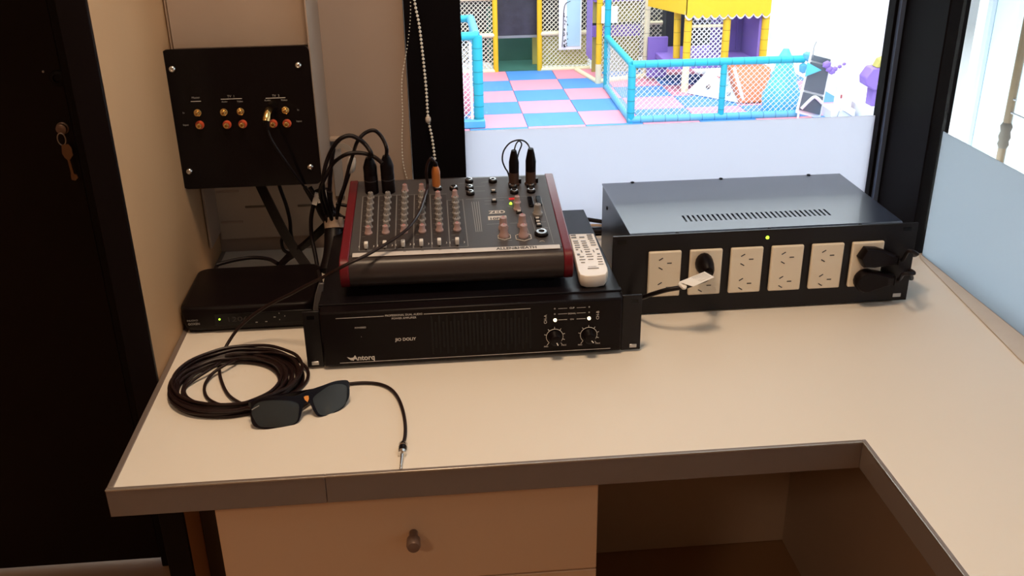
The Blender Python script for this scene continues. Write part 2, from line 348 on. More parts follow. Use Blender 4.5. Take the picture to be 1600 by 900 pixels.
g0 = Vector((0.1491,0.552,0.3097)); g1 = Vector((0.1511,0.525,0.3123)); g2 = Vector((0.1493,0.515,0.3019))
MB().tube([g0, g0*.5+g1*.5, g1, g1*.4+g2*.6+Vector((0, -.002, 0)), g2], .0058, 14, 5).build('plug_body', 'gold', pj)
g3 = Vector((0.1498,0.514,0.2881))
MB().cyl(g2, g3, .0056, .0032, 12).build('strain_relief', 'black', pj)
MB().tube([g3]+[(0.1537,0.515,0.2725)]+[(0.1615,0.52,0.2524)]+[(0.1715,0.53,0.2282)]+[(0.1836,0.545,0.1976)]+[(0.194,0.56,0.1738)]+[(0.2002,0.575,0.1574)], .0022, 8).build('cord', 'cable', pj)

# ------------------------------------------------------------------ bead chain of the blind
bc = thing('bead_chain', 'looped white bead chain of a roller blind hanging beside the window', 'bead chain', (.37, .70, .15))
def beads(pts, r, gap):
    P = smooth(pts, 30); b = MB(); L = 0; nx = 0
    for i in range(len(P)-1):
        s_ = (P[i+1]-P[i]).length
        while nx <= L+s_:
            b.sphere(P[i].lerp(P[i+1], (nx-L)/s_), r, 6); nx += gap
        L += s_
    b.tube(P[::6], r*.15, 4, 1); return b
beads([(.374, .735, 1.60), (.373, .735, .95)]+[(0.3765,0.735,0.5076),(0.3767,0.735,0.456),(0.3743,0.735,0.4139),(0.366,0.735,0.3656),(0.3538,0.735,0.3107),(0.3512,0.735,0.2482),(0.3472,0.735,0.2016),(0.3469,0.735,0.1599),(0.353,0.735,0.1257)], .0013, .0060).build('bead_strand', 'bead', bc, kind='stuff')
beads([(.376, .715, 1.60), (.376, .715, .95)]+[(0.3852,0.715,0.5093),(0.3831,0.715,0.4533),(0.3891,0.715,0.4059),(0.3928,0.715,0.3521),(0.3954,0.715,0.2968),(0.3962,0.715,0.2458),(0.4013,0.715,0.2109),(0.4049,0.715,0.1671)], .0027, .0066).build('bead_strand', 'bead', bc, kind='stuff')
c0 = Vector((0.3961,0.715,0.2435)); MB().lathe(c0+Vector((0, 0, -.006)), Z3, [(0, .002), (.002, .0045), (.006, .005), (.010, .0045), (.013, .0018)], 12).build('chain_connector', 'clear', bc)

# ------------------------------------------------------------------ worktop
wt = thing('worktop', 'white L-shaped worktop with brushed metal edging carrying the audio equipment', 'worktop', (.6, .3, -.0376))
L = .9132; e = .0055; el = .008
poly = [(el, e), (L+e, e), (L+e, -1.25), (1.2640, -1.25), (1.2640, .573), (1.2455, .573), (1.2455, .7325), (el, .7445), (el, .30)]
MB().prism(poly, -.018, 0, lambda u, v, d: Vector((u, v, d))).build('top_board', 'desk', wt)
H = .0376
B(0, .2535, 0, e, -H, .0010).build('edge_strip', 'edge', wt, .0008)
B(.2540, L, 0, e, -H, .0010).build('edge_strip', 'edge', wt, .0008)
B(.0003, el, e, YB-.003, -H, .0010).build('edge_strip', 'edge', wt, .0008)
B(L, L+e, -1.25, e, -H, .0010).build('edge_strip', 'edge', wt, .0008)
lip = mat('bright_edge_lip', (.62, .58, .52), .25, .7)
B(.0, L, -.0006, .0006, -.0010, .0013).build('edge_lip', lip, wt, .0004)
B(L-.0006, L+.0006, -1.25, 0, -.0010, .0013).build('edge_lip', lip, wt, .0004)
# under the worktop
cb = thing('drawer_cabinet', 'beige drawer cabinet with a small bronze knob under the worktop', 'cabinet', (.35, .3, FZ))
B(.1125, .588, .047, .62, FZ+.002, -.0385).build('carcass', 'cab', cb, .001)
KN = (0.3528,0.01,-0.1058)
for i, (z0, z1) in enumerate(((-.1905, -.0400), (-.3700, -.1930), (-.5500, -.3725), (-.7250, -.5525))):
    dr = B(.1120, .5885, .029, .0465, z0, z1).build('drawer', 'cab', cb, .0012)
    zc = -.1130 if i == 0 else (z0+z1)/2
    MB().lathe((.3525, .029, zc), (0, -1, 0), [(0, .0055), (.010, .0055), (.014, .0085), (.026, .0090), (.030, .0075), (.031, .0005)], 20).build('knob', 'knobd', dr)
sp_ = tag(B(.0005, .111, .333, .350, FZ+.001, -.0385).build('gap_shade_sheet', 'dark', bevel=.001), 'dark brown sheet standing in for the shade between wall and drawer cabinet', 'panel')  # dark sheet stands in for the shaded gap beside the cabinet
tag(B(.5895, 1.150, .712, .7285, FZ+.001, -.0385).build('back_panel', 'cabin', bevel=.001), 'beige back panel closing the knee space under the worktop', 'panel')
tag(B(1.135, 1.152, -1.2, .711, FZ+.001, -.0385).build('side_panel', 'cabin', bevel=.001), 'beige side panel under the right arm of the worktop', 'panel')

# ------------------------------------------------------------------ power amplifier (2U)
am = thing('power_amplifier', 'black rack power amplifier with two lit level knobs under the mixer', 'amplifier', (.4487, .45, .003))
ax, ay, aw = .2074, .2686, .4826
def AP(x, z, d=0): return Vector((ax+x, ay-d, z))
B(ax+.021, ax+.4565, ay+.016, .642, .006, .0895).build('chassis', 'blackm', am, .001)
B(ax+.024, ax+.4535, ay-.006, ay+.020, .0055, .0905).build('front_panel', 'black', am, .003)
for x0, x1 in ((0, .0235), (.4540, aw)): B(ax+x0, ax+x1, ay, ay+.004, .003, .091).build('rack_ear', 'blackm', am, .0008)
for x0 in (.0060, .4665):
    B(ax+x0, ax+x0+.0105, ay-.0012, ay+.0002, .0070, .0125).build('rack_slot_nut', 'steel', am, .0006)
    B(ax+x0, ax+x0+.0105, ay-.0003, ay+.0002, .0790, .0845).build('rack_slot', 'gloss', am)
B(ax+.021, ax+.4565, ay+.018, ay+.030, .0893, .0925).build('lid_lip', 'blackm', am, .001)
for x in (.05, .43):
    for y in (.32, .6): MB().cyl((ax+x, y, 0), (ax+x, y, .0065), .011, .010, 12).build('foot', 'black', am)
ln = MB(); fy = .0064
def aline(p, q, h=.0008): ln.add([AP(p[0], p[1]-h/2, fy), AP(q[0], q[1]-h/2, fy), AP(q[0], q[1]+h/2, fy), AP(p[0], p[1]+h/2, fy)], [[0, 1, 2, 3]])
def arow(z, segs, h=.0008):
    for a, b in segs: aline((a, z), (b, z), h)
a1, a2, a3, a4, a5, a6 = [(0.0468,0.081),(0.1138,0.0814),(0.1695,0.0817),(0.3205,0.082),(0.0466,0.0073),(0.4372,0.0093)]
arow(.0815, ((a1[0], a2[0]), (a3[0], a4[0]))); arow(.0108, ((a5[0], a6[0]),))
kz = .0345; kxs = (.3553, .4048)
for z, hh in ((.0790, .0005), (.0705, .0006), (.0612, .0008)):
    arow(z, ((kxs[0]+.0050, kxs[0]+.0180), (kxs[1]-.0180, kxs[1]-.0050)), hh)
ln.build('printed_line', 'print', am)
def atext(s, x, z, h, al='CENTER', m='print', **k): text(s, AP(x, z, .0060), X3, Z3, h, m, am, al, **k)
xm = sum(kxs)/2
atext('CLIP', xm, .0778, .0026); atext('SIGNAL', xm, .0692, .0024); atext('ON', xm, .0600, .0024)
text('CH-A', AP(kxs[0]-.0115, .0560, .006), Z3, (-1, 0, 0), .0042, 'print', am); text('CH-B', AP(kxs[1]+.0145, .0585, .006), Z3, (-1, 0, 0), .0042, 'print', am)
a = (0.1415,0.0798); atext('PROFESSIONAL DUAL AUDIO', a[0], .0805, .0030, squeeze=.95); atext('POWER AMPLIFIER', a[0], .0755, .0030)
a = (0.0798,0.0643); atext('POWERED', a[0], a[1], .0024); a = (0.0801,0.0506); atext('.', a[0], a[1], .005)
a = (0.1419,0.0412); atext('JIO DOLIY', a[0], a[1], .0046, bold=.0001)
a = (0.0672,0.0138); atext('Antorq', a[0]-.0020, a[1], .0080, 'LEFT', bold=.00025, squeeze=.95)
wg = MB(); a = (0.0592,0.0169); 
wg.prism([(0, .004), (.005, .0022), (.0085, .0025), (.012, .006), (.0125, .0025), (.0095, -.0012), (.006, -.0018), (.003, .0005)], .0062, .0064, lambda u, v, d: AP(a[0]+u-.002, a[1]+v-.001, d)); wg.build('wing_emblem', 'print', am)
for i, kx in enumerate(kxs):
    c = AP(kx, kz, .006)
    kb = MB().lathe(c, (0, -1, 0), [(0, .0098), (.002, .0098), (.003, .0086), (.0135, .0080), (.0145, .0070), (.0146, .0003)], 24).build('level_knob', 'black', am)
    ang = math.radians(-66 if i == 0 else -50); dv = Vector((math.cos(ang), 0, math.sin(ang))); sd = Vector((-dv.z, 0, dv.x)); t0 = c+Vector((0, -.0149, 0))
    MB().add([t0+dv*.003+sd*.0007, t0+dv*.003-sd*.0007, t0+dv*.0078-sd*.0007, t0+dv*.0078+sd*.0007], [[0, 1, 2, 3]]).build('pointer', 'white', kb)
    sc_ = MB(); R = .0122
    sc_.tube([c+Vector((R*math.cos(math.radians(t)), -.0004, R*math.sin(math.radians(t)))) for t in range(-48, 229, 12)], .00042, 4, 1)
    for t in range(-20, 201, 37):
        p = Vector((math.cos(math.radians(t)), 0, math.sin(math.radians(t)))); sc_.tube([c+p*R+Vector((0, -.0004, 0)), c+p*(R+.0034)+Vector((0, -.0004, 0))], .0004, 4, 1)
    for t, dx in ((-48, .003), (228, -.003)):
        p = c+Vector((R*math.cos(math.radians(t)), -.0004, R*math.sin(math.radians(t)))); sc_.tube([p, p+Vector((dx, 0, -.0042))], .0004, 4, 1)
    sc_.build('dial_scale', 'print', am)
    atext('MIN', kx-.0125, kz-.0165, .0024); atext('MAX', kx+.0135, kz-.0155, .0024)
    MB().lathe(AP(kx+.0005 if i == 0 else kx, .0612, .006), (0, -1, 0), [(0, .0026), (.0015, .0024), (.002, .001)], 12).build('indicator_light', 'ledw', am)
    for z in (.0705, .0790): MB().lathe(AP(kx, z, .006), (0, -1, 0), [(0, .0012), (.0006, .0010), (.0008, .0004)], 8).build('indicator_light', 'greyprint', am)
v0, v1 = .1800, .3200
rb = MB()
n = 27
for i in range(n):
    x = v0+(v1-v0)*i/(n-1); rb.box(ax+x-.0014, ax+x+.0014, ay-.0068, ay-.0058, .017+(.010 if i % 2 else 0), .079-(.010 if i % 2 else 0))
rb.build('vent_slot', 'gloss', am, kind='stuff')

# ------------------------------------------------------------------ mixing desk
MO=Vector((0.2605,0.325,0.147)); MEX=Vector((0.9999,-0.012,0)); MEY=Vector((0.0119,0.9902,0.1391)); MN=Vector((-0.0017,-0.1391,0.9903))
mx = thing('mixing_desk', 'grey compact mixing desk with maroon side cheeks on top of the amplifier', 'mixer', (.43, .45, .094))
FY = Vector((MEY.x, MEY.y, 0)).normalized(); MW_ = .335
def MWp(a, b, h=0): return MO+MEX*a+MEY*b+MN*h
def MS(a, d, z): q = MO+MEX*a+FY*d; return Vector((q.x, q.y, z))
prof = [(0, .147), (-.006, .1455), (-.012, .1405), (-.0155, .133), (-.0165, .124), (-.014, .113), (-.008, .105), (.002, .1015), (.245, .1015), (.252, .107), (.2505, .1800), (.2435, .1812)]
def mslab(a0, a1, off): 
    c = (.12, .14); P = [(d+(off if d > c[0] else -off), z+(off if z > .12 else -off*.0)) for d, z in prof]
    return MB().loft([[MS(a0, d, z) for d, z in P], [MS(a1, d, z) for d, z in P]])
mslab(.0135, .3215, 0).build('body', 'mixbody', mx)
mslab(0, .0133, .0012).build('side_cheek', 'red', mx, .0015); mslab(.3217, MW_, .0012).build('side_cheek', 'red', mx, .0015)
for a_, d_ in ((.03, .02), (.305, .02), (.03, .23), (.305, .23)):
    p = MS(a_, d_, .0915); MB().cyl(p, p+Vector((0, 0, .0105)), .008, .009, 12).build('foot', 'black', mx)
def mbox(b, a0, a1, b0, b1, h0, h1): return b.box(a0, a1, b0, b1, h0, h1, lambda v: MWp(v.x, v.y, v.z))
mbox(MB(), .0140, .3210, .004, .243, 0, .0008).build('top_panel', 'mix', mx)
c1a, c1b = (0.0182,0.0105), (0.0191,-0.0041); c2a, c2b = (0.3177,0.0111), (0.317,-0.0029)
b0 = -.0015; b1 = .0095
mbox(MB(), c1a[0], c2a[0], b0, b1, .0008, .0018).build('name_strip', 'strip', mx, .0006)
u0 = (0.2251,-0.0024); u1 = (0.2895,0.0014)
text('ALLEN&HEATH', MWp(u0[0], (b0+b1)/2-.0027, .0016), MEX, MEY, .0062, 'printd', mx, bold=.00025, squeeze=1.0)
for i_, u in enumerate([(0.0398,0.0006),(0.0662,0.0002),(0.0927,0.0006),(0.1184,0.0003),(0.1441,0.0008),(0.1698,0.0005)]): text('M'+str(i_+1) if i_ < 4 else 'ST'+str(i_-3), MWp(u[0], b1-.0028, .0016), MEX, MEY, .0020, 'printd', mx, 'CENTER')
# channel strips: darker bands and white separators
sep = [((0.0238,0.1902), (0.0271,0.0164)), ((0.0491,0.1903), (0.0528,0.0169)), ((0.0776,0.19), (0.0791,0.0175)), ((0.1057,0.1899), (0.1054,0.0171)), ((0.1307,0.1877), (0.1323,0.0167)), ((0.1573,0.1652), (0.1583,0.0163)), ((0.1822,0.1675), (0.1848,0.0159))]
ml = MB(); md = MB()
def mline(b, p, q, wd=.0007, h=.00115):
    p = Vector(p); q = Vector(q); d = (q-p).normalized(); s_ = Vector((-d.y, d.x))*wd/2
    b.add([MWp(*(p+s_), h), MWp(*(p-s_), h), MWp(*(q-s_), h), MWp(*(q+s_), h)], [[0, 1, 2, 3]])
for i, (p, q) in enumerate(sep):
    mline(ml, p, q)
    if i < 6:
        p2, q2 = sep[i+1]; mline(ml, p, (p2[0], p[1])); mline(ml, q, (q2[0], q2[1]))
        md.add([MWp(p[0]+.0015, p[1]-.001, .00095), MWp(p2[0]-.0015, p[1]-.001, .00095), MWp(q2[0]-.0015, q[1]+.001, .00095), MWp(q[0]+.0015, q[1]+.001, .00095)], [[0, 1, 2, 3]])
md.build('channel_band', 'mixdark', mx)
for p, q in (((0.1873,0.166), (0.2936,0.1691)), ((0.3061,0.1613), (0.3097,0.0147)), ((0.273,0.0993), (0.2777,0.0346)), ((0.2842,0.1025), (0.2881,0.0338)), ((0.2159,0.0806), (0.2354,0.0809)), ((0.2509,0.0806), (0.2656,0.0814)), ((0.2163,0.1579), (0.2274,0.1581)), ((0.2157,0.147), (0.2268,0.1471)), ((0.2386,0.1582), (0.2467,0.1586)), ((0.2977,0.0807), (0.3056,0.081)), ((0.2968,0.0625), (0.3074,0.0626)), ((0.2024,0.2092), (0.2202,0.2111)), ((0.2017,0.193), (0.2193,0.1938)), ((0.1759,0.2232), (0.1874,0.2246)), ((0.2147,0.2246), (0.2295,0.2269)), ((0.2513,0.1374), (0.2589,0.1324)), ((0.229,0.0282), (0.2497,0.0284))):
    mline(ml, p, q, .0006)
for u0_, u1_ in ((738, 744), (741.5, 748), (745, 752), (748.5, 756)): pass
for p, q in zip([(0.196,0.1564),(0.1995,0.1565),(0.2031,0.1568),(0.2066,0.157)], [(0.1984,0.0581),(0.2013,0.0582),(0.2042,0.0585),(0.207,0.0587)]): mline(ml, p, q, .0009)
random.seed(3)
for i in range(6):      # rows of small print beside the knobs
    p, q = sep[i]
    for t in range(9):
        f_ = .1+.85*t/9; x = p[0]+(q[0]-p[0])*f_+.0030; y = p[1]+(q[1]-p[1])*f_
        mline(ml, (x, y), (x+.004+random.random()*.002, y), .0005)
ml.build('printed_line', 'greyprint', mx)
u = (0.2208,0.1143); text('ZED', MWp(u[0], u[1], .0009), MEX, MEY, .0096, 'print', mx, bold=.0004, squeeze=1.0)
p = (0.2187,0.094); q = (0.247,0.1062); mbox(MB(), p[0], q[0], p[1], q[1], .0008, .0011).build('model_plate', 'print', mx)
text('10FX', MWp(p[0]+.0015, p[1]+.0010, .0010), MEX, MEY, .0062, 'mix', mx, bold=.0003, squeeze=1.25)
# knobs: one mesh shared by all of a kind
def knobmesh(parent, mats, R, Hh, b, a, name='knob'):
    k_ = MB(); c = MWp(a, b, .0008)
    k_.mi = 0; k_.lathe(c, MN, [(0, R*1.25), (Hh*.18, R*1.25), (Hh*.25, R), (Hh*.86, R*.86), (Hh, R*.78), (Hh+.0001, .0002)], 14)
    k_.mi = 1
    c2 = c+MN*(Hh+.0003); k_.add([c2+MEX*-.0006+MEY*-.0002, c2+MEX*.0006+MEY*-.0002, c2+MEX*.0006+MEY*R*.8, c2+MEX*-.0006+MEY*R*.8], [[0, 1, 2, 3]])
    return k_.build(name, mats, parent)
src = {}
def knob(kind, a, b):
    mats, R, Hh = {'g': (['knob', 'printd'], .0048, .0095), 'k': (['knob', 'black'], .0048, .0095), 'p': (['knobp', 'cap'], .0048, .012), 'r': (['knobp', 'cap'], .0046, .0125), 'P': (['knobp', 'cap'], .0062, .019), 'G': (['knob', 'printd'], .0062, .018)}[kind]
    if kind not in src: src[kind] = (knobmesh(mx, mats, R, Hh, b, a), a, b); return src[kind][0]
    s_, a0, b0_ = src[kind]; return inst(s_, MWp(a, b)-MWp(a0, b0_), mx)
KT = [(0.0363,0.205),(0.064,0.2038),(0.0907,0.2026),(0.1174,0.2014),(0.1433,0.1731),(0.1703,0.1753)]; KB = [(0.0389,0.0397),(0.064,0.0404),(0.0912,0.04),(0.1184,0.0396),(0.1442,0.0393),(0.1706,0.039)]
for i, (t, q) in enumerate(zip(KT, KB)):
    seq = 'rggggkgp' if i < 4 else 'rggggkp'
    n_ = len(seq)
    for j, kk in enumerate(seq):
        f_ = j/(n_-.2)*.93 if i < 4 else j/(n_)*.92
        if kk == 'g' and (i+j) % 5 == 3: kk = 'k'
        knob(kk, t[0]+(q[0]-t[0])*f_, t[1]+(q[1]-t[1])*f_)
fc = None
for i, q in enumerate([(0.0372,0.0248),(0.064,0.0253),(0.0905,0.0259),(0.117,0.0255),(0.1431,0.0261),(0.1692,0.0257)]):
    if fc is None:
        f0 = q; mb = MB(); mbox(mb, q[0]-.0028, q[0]+.0028, q[1]-.004, q[1]+.004, .0009, .0100); fc = mb.build('fader_cap', 'fader', mx, .001)
    else: inst(fc, MWp(*q)-MWp(*f0), mx)
    s2 = MB(); mbox(s2, q[0]-.0010, q[0]+.0010, q[1]-.008, q[1]+.012, .0009, .0013); s2.build('fader_slot', 'gloss', mx)
    s3 = MB(); p_ = [MWp(q[0]+.011*math.cos(math.radians(t)), q[1]+.003+.0065*math.sin(math.radians(t)), .0013) for t in range(-25, 206, 23)]
    for sd_ in (p_[:3], p_[-3:]): s3.tube(sd_, .0005, 4, 1)
    s3.build('dial_scale', 'print', mx)
for kk, (a_, b_) in zip('PPPP', [(0.2389,0.0418),(0.2677,0.0394),(0.2396,0.0654),(0.2686,0.071)]): knob(kk, a_, b_)
for kk, (a_, b_) in zip('pp', [(0.2653,0.1254),(0.2671,0.1469)]): knob(kk, a_, b_)
for (a_, b_) in [(0.2954,0.1058)]: knob('G', a_, b_)
for R, (a_, b_) in zip((.0105, .0130), [(0.2392,0.0399),(0.2674,0.0365)]):
    MB().tube([MWp(a_+R*math.cos(PI/6+t*PI/3), b_+R*.9*math.sin(PI/6+t*PI/3), .0013) for t in range(6)], .0006, 5, 1, True).build('hex_ring', 'print', mx)
def jack(a_, b_, R, parent=None):
    c = MWp(a_, b_, .0008); s_ = MB().lathe(c-MN*0, MN, [(0, R*1.35), (.0035, R*1.35), (.0045, R*1.1)], 16).build('jack_socket', 'black', mx)
    MB().lathe(c+MN*.0040, MN, [(0, R), (.0018, R), (.0022, R*.82), (.0022, R*.58), (-.001, R*.55)], 14).build('socket_ring', 'chrome', s_)
for a_, b_ in [(0.1432,0.205),(0.169,0.2039),(0.1944,0.2029),(0.1951,0.1844),(0.1949,0.2287),(0.2336,0.2254),(0.265,0.2026),(0.2936,0.2024),(0.2655,0.1829),(0.2929,0.184)]: jack(a_, b_, .0052)
a_, b_ = (0.2947,0.0429); jack(a_, b_, .0078)
for a_, b_ in [(0.2883,0.1462),(0.3016,0.1472)]:
    mb = MB(); P = []
    mb.prism(rrect(a_-.0042, a_+.0042, b_-.0165, b_+.0165, .0041, 4), .0008, .0045, lambda u, v, d: MWp(u, v, d)); mb.build('rocker', 'gloss', mx, .0008)
for a_, b_ in [(0.2931,0.0883),(0.293,0.078),(0.2936,0.0688),(0.2673,0.1135),(0.2323,0.1881),(0.2313,0.1544)]:
    mb = MB(); mbox(mb, a_-.0044, a_+.0044, b_-.0034, b_+.0034, .0008, .0035); bs = mb.build('button_well', 'gloss', mx, .0004)
    mb = MB(); mbox(mb, a_-.0026, a_+.0026, b_-.0018, b_+.0018, .0035, .0055); mb.build('push_button', 'strip', bs, .0004)
a_, b_ = (0.2568,0.1445); MB().lathe(MWp(a_, b_, .0008), MN, [(0, .0024), (.002, .0022), (.003, .001)], 10).build('status_light', 'ledg', mx)
a_, b_ = (0.2602,0.1619); mb = MB(); mbox(mb, a_-.005, a_+.005, b_-.003, b_+.003, .0008, .0014); mb.build('warning_mark', 'ledr', mx)
a_, b_ = (0.2933,0.0199); MB().tube([MWp(a_+.0035*math.cos(t*PI/6), b_+.0032*math.sin(t*PI/6), .0012) for t in range(7)], .0004, 4, 1).build('headphone_mark', 'print', mx)

# ------------------------------------------------------------------ plugs standing in the mixer
def xlr(label, uv, R, Ln, tilt, metal, cords, group=None, cr=.0022):
    a_, b_ = uv; p = MWp(a_, b_, .0010); ax_ = (MN+Vector(tilt)).normalized()
    t = thing('microphone_plug', label, 'plug', tuple(p), group)
    if metal:
        MB().lathe(p, ax_, [(0, R*1.18), (.003, R*1.18), (.004, R), (Ln*.38, R)], 18).build('metal_shell', mat('bronze_shell', (.10, .055, .04), .35, .5), t)
        lt = MB(); q_ = p+ax_*.006+MEX*R; lt.box(-.001, .0035, -.004, .004, -.004, .004, lambda v: q_+MEX*v.x+FY*v.y+ax_*v.z); lt.build('latch', 'black', t, .0006)
        s0 = Ln*.38
    else:
        MB().lathe(p, ax_, [(0, R), (Ln*.5, R), (Ln*.52, R*.96)], 18).build('shell', 'black', t); s0 = Ln*.52
        g_ = MB().lathe(p+ax_*Ln*.36, ax_, [(0, R*1.02), (.0015, R*1.02)], 18).build('shell_ring', mat('dull_ring', (.05, .045, .045), .4, .3), t)
    MB().lathe(p+ax_*s0, ax_, [(0, R*.98), ((Ln-s0)*.45, R*1.0), ((Ln-s0)*.8, R*.72), (Ln-s0, R*.5)], 18).build('boot', 'black', t)
    for cpts in cords: MB().tube([p+ax_*(Ln-.004)]+cpts, cr, 8).build('cord', 'cable', t)
    return t
xlr('black-booted microphone plug, left of the pair at the right rear of the mixer', (0.2674,0.2129), .0082, .060, (0, 0, .12), True, [[(0.5346,0.535,0.2435),(0.5399,0.535,0.2491),(0.5439,0.535,0.2431),(0.5386,0.535,0.2284),(0.5341,0.535,0.205)]+[(0.5327,0.545,0.1879)]+[Vector((.545, .575, .13)), Vector((.54, .60, .11))]], cr=.0012)
xlr('black-booted microphone plug, right of the pair at the right rear of the mixer', (0.2946,0.2129), .0085, .062, (0, 0, .12), True, [[(0.5558,0.55,0.2384),(0.5485,0.55,0.2451),(0.5381,0.55,0.2465),(0.5256,0.55,0.2417),(0.516,0.55,0.2293),(0.5136,0.55,0.2143),(0.5176,0.55,0.2011),(0.5237,0.55,0.1878)]+[Vector((.535, .58, .13)), Vector((.53, .60, .11))]], cr=.0013)
xlr('large black microphone plug with arching lead, leftmost in the mixer', (0.0378,0.2049), .0110, .060, (0, 0, .15), False, [[(0.3058,0.5,0.2482)]+[(0.2973,0.51,0.26),(0.2872,0.51,0.2696),(0.2729,0.51,0.2753),(0.2556,0.51,0.2678)]+[(0.2375,0.53,0.2391),(0.2269,0.53,0.2111)]+[(0.221,0.55,0.177)]+[(0.2229,0.57,0.1379)]+[(0.2285,0.59,0.0996)]], cr=.0034)
xlr('large black microphone plug with tall looping lead, second from left in the mixer', (0.0645,0.2049), .0108, .062, (0, 0, .15), False, [[(0.33,0.5,0.2554)]+[(0.3235,0.515,0.2689),(0.3125,0.515,0.2805),(0.2974,0.515,0.277),(0.2844,0.515,0.2632)]+[(0.2733,0.56,0.232),(0.2642,0.56,0.2088),(0.2545,0.56,0.1787),(0.2433,0.56,0.1461)]+[(0.2296,0.6,0.0959)]], cr=.0030)
# a second thick lead running in front of the two plugs
ld = tag(MB().tube([(0.3229,0.49,0.234)]+[(0.3109,0.505,0.2403),(0.2956,0.505,0.2471),(0.2789,0.505,0.2489),(0.2628,0.505,0.2454)]+[(0.2423,0.53,0.2253),(0.2281,0.53,0.2026)]+[(0.2142,0.56,0.1696)]+[(0.2165,0.585,0.1273)]+[(0.2201,0.6,0.087)], .0032, 8).build('microphone_cable', 'cable'), 'thick black lead arching low from the mixer plugs to the bundle', 'cable')
# orange jack plug with its long lead: runs over the mixer, coils on the worktop and ends in a chrome jack
au = thing('audio_lead', 'long thin black lead coiled on the worktop, ending in a chrome jack', 'cable', (.12, .235, 0))
a_, b_ = (0.1413,0.2121); p0 = MWp(a_, b_, .0048); axj = (MN+Vector((0, 0, .2))).normalized()
MB().lathe(p0, axj, [(0, .0066), (.004, .0068), (.024, .0068), (.030, .0058), (.034, .0040), (.036, .0034)], 16).build('orange_plug', 'orange', au)
MB().lathe(p0+axj*.0345, axj, [(0, .0040), (.006, .0032), (.007, .0010)], 12).build('plug_collar', 'black', au)
top = p0+axj*.040
path = [top, top+axj*.004+Vector((-.003, 0, 0))]+[(0.3979,0.512,0.2331),(0.392,0.512,0.2244),(0.3891,0.512,0.2077)]+[Vector(p) for p in [(0.3901,0.5181,0.1865),(0.3856,0.4699,0.1857),(0.3763,0.4076,0.181),(0.362,0.3613,0.1765),(0.3453,0.3383,0.1712),(0.3253,0.3219,0.1649)]]+[Vector(p) for p in [(0.3003,0.3032,0.158),(0.2719,0.2909,0.15),(0.2378,0.3031,0.128),(0.2067,0.3228,0.106),(0.1859,0.3316,0.092),(0.1614,0.3447,0.076),(0.1409,0.3484,0.064)]]+[Vector(p) for p in [(0.1204,0.3493,0.05),(0.1025,0.3455,0.036),(0.0884,0.3389,0.02),(0.0796,0.3221,0.008),(0.079,0.2912,0.0035),(0.0881,0.2501,0.0028),(0.1057,0.2052,0.003),(0.1283,0.1739,0.006),(0.1487,0.1535,0.01)]]
MB().tube(path, .0024, 8, 6).build('cord', 'cable2', au)
CX, CY = .1135, .2345; co = MB(); random.seed(11)
ringR = [(.0905, .0027), (.0860, .0030), (.0815, .0028), (.0880, .0078), (.0835, .0082), (.0890, .0126), (.0780, .0065), (.0850, .0132), (.0740, .0030), (.0870, .0176)]
for i_, (R, z) in enumerate(ringR+[(.0800, .0080), (.0765, .0035), (.0775, .0110), (.0735, .0070), (.0705, .0035), (.0725, .0120)]):
    ox = (random.random()-.5)*.005-(.009 if i_ > 9 else 0); oy = (random.random()-.5)*.004-(.008 if i_ > 9 else 0); ph = random.random()*6; e1 = 1+(random.random()-.5)*.05
    co.tube([(CX+ox+R*e1*math.cos(t*PI/9+ph), CY+oy+R/e1*.97*math.sin(t*PI/9+ph)*(1 if math.sin(t*PI/9+ph) > 0 else 1.0), z+.0008*math.sin(3*t+ph)) for t in range(18)], .0024, 7, 4, True)
co.build('coil', 'cable2', au)
for pts in ([(0.0883,0.2941,0.016),(0.1092,0.2957,0.018),(0.1351,0.3022,0.014),(0.1611,0.2944,0.016),(0.1877,0.2821,0.012),(0.2064,0.2622,0.006),(0.2105,0.2375,0.004),(0.2048,0.2148,0.003),(0.193,0.1918,0.006),(0.1836,0.1692,0.012)],
            [(0.1055,0.2955,0.01),(0.0913,0.2742,0.012),(0.0751,0.2607,0.006),(0.0692,0.2339,0.003),(0.0769,0.2034,0.003),(0.0935,0.1829,0.003),(0.1156,0.1688,0.005),(0.1442,0.1523,0.012)],
            [(0.0825,0.2865,0.01),(0.0709,0.267,0.01),(0.0536,0.2485,0.006),(0.0436,0.2316,0.003),(0.0469,0.212,0.003),(0.0601,0.1934,0.003),(0.0815,0.1793,0.003),(0.1081,0.1647,0.006),(0.1471,0.1454,0.014)],
            [(0.2063,0.1487,0.006),(0.2321,0.1856,0.004),(0.256,0.2106,0.003),(0.2715,0.2151,0.003),(0.2909,0.2155,0.003),(0.3105,0.2097,0.003),(0.3259,0.1956,0.003),(0.3368,0.1719,0.003),(0.3442,0.1379,0.003),(0.3479,0.1027,0.003),(0.3482,0.0755,0.003),(0.3461,0.056,0.0035)]):
    MB().tube(pts, .0023, 8, 6).build('cord', 'cable2', au)
j0 = Vector((0.3461,0.0549,0.0042)); j1 = Vector((0.3437,0.001,0.0036)); jd = (j1-j0).normalized(); LL = (j1-j0).length
MB().lathe(j0, jd, [(0, .0036), (.002, .0056), (.007, .0058), (.0075, .0048)], 14).build('jack_sleeve', 'chrome', au)
MB().lathe(j0+jd*.0065, jd, [(0, .0050), (.012, .0050)], 14).build('jack_grip', 'black', au)
MB().lathe(j0+jd*.0185, jd, [(0, .0056), (.004, .0050), (.0045, .0024), (LL*.72-.012, .0018)], 12).build('jack_collar', 'chrome', au)
MB().lathe(j0+jd*(LL*.70), jd, [(0, .0018), (LL*.2, .0018), (LL*.22, .0012), (LL*.26, .0019), (LL*.30, .0004)], 12).build('jack_tip', 'chrome', au)

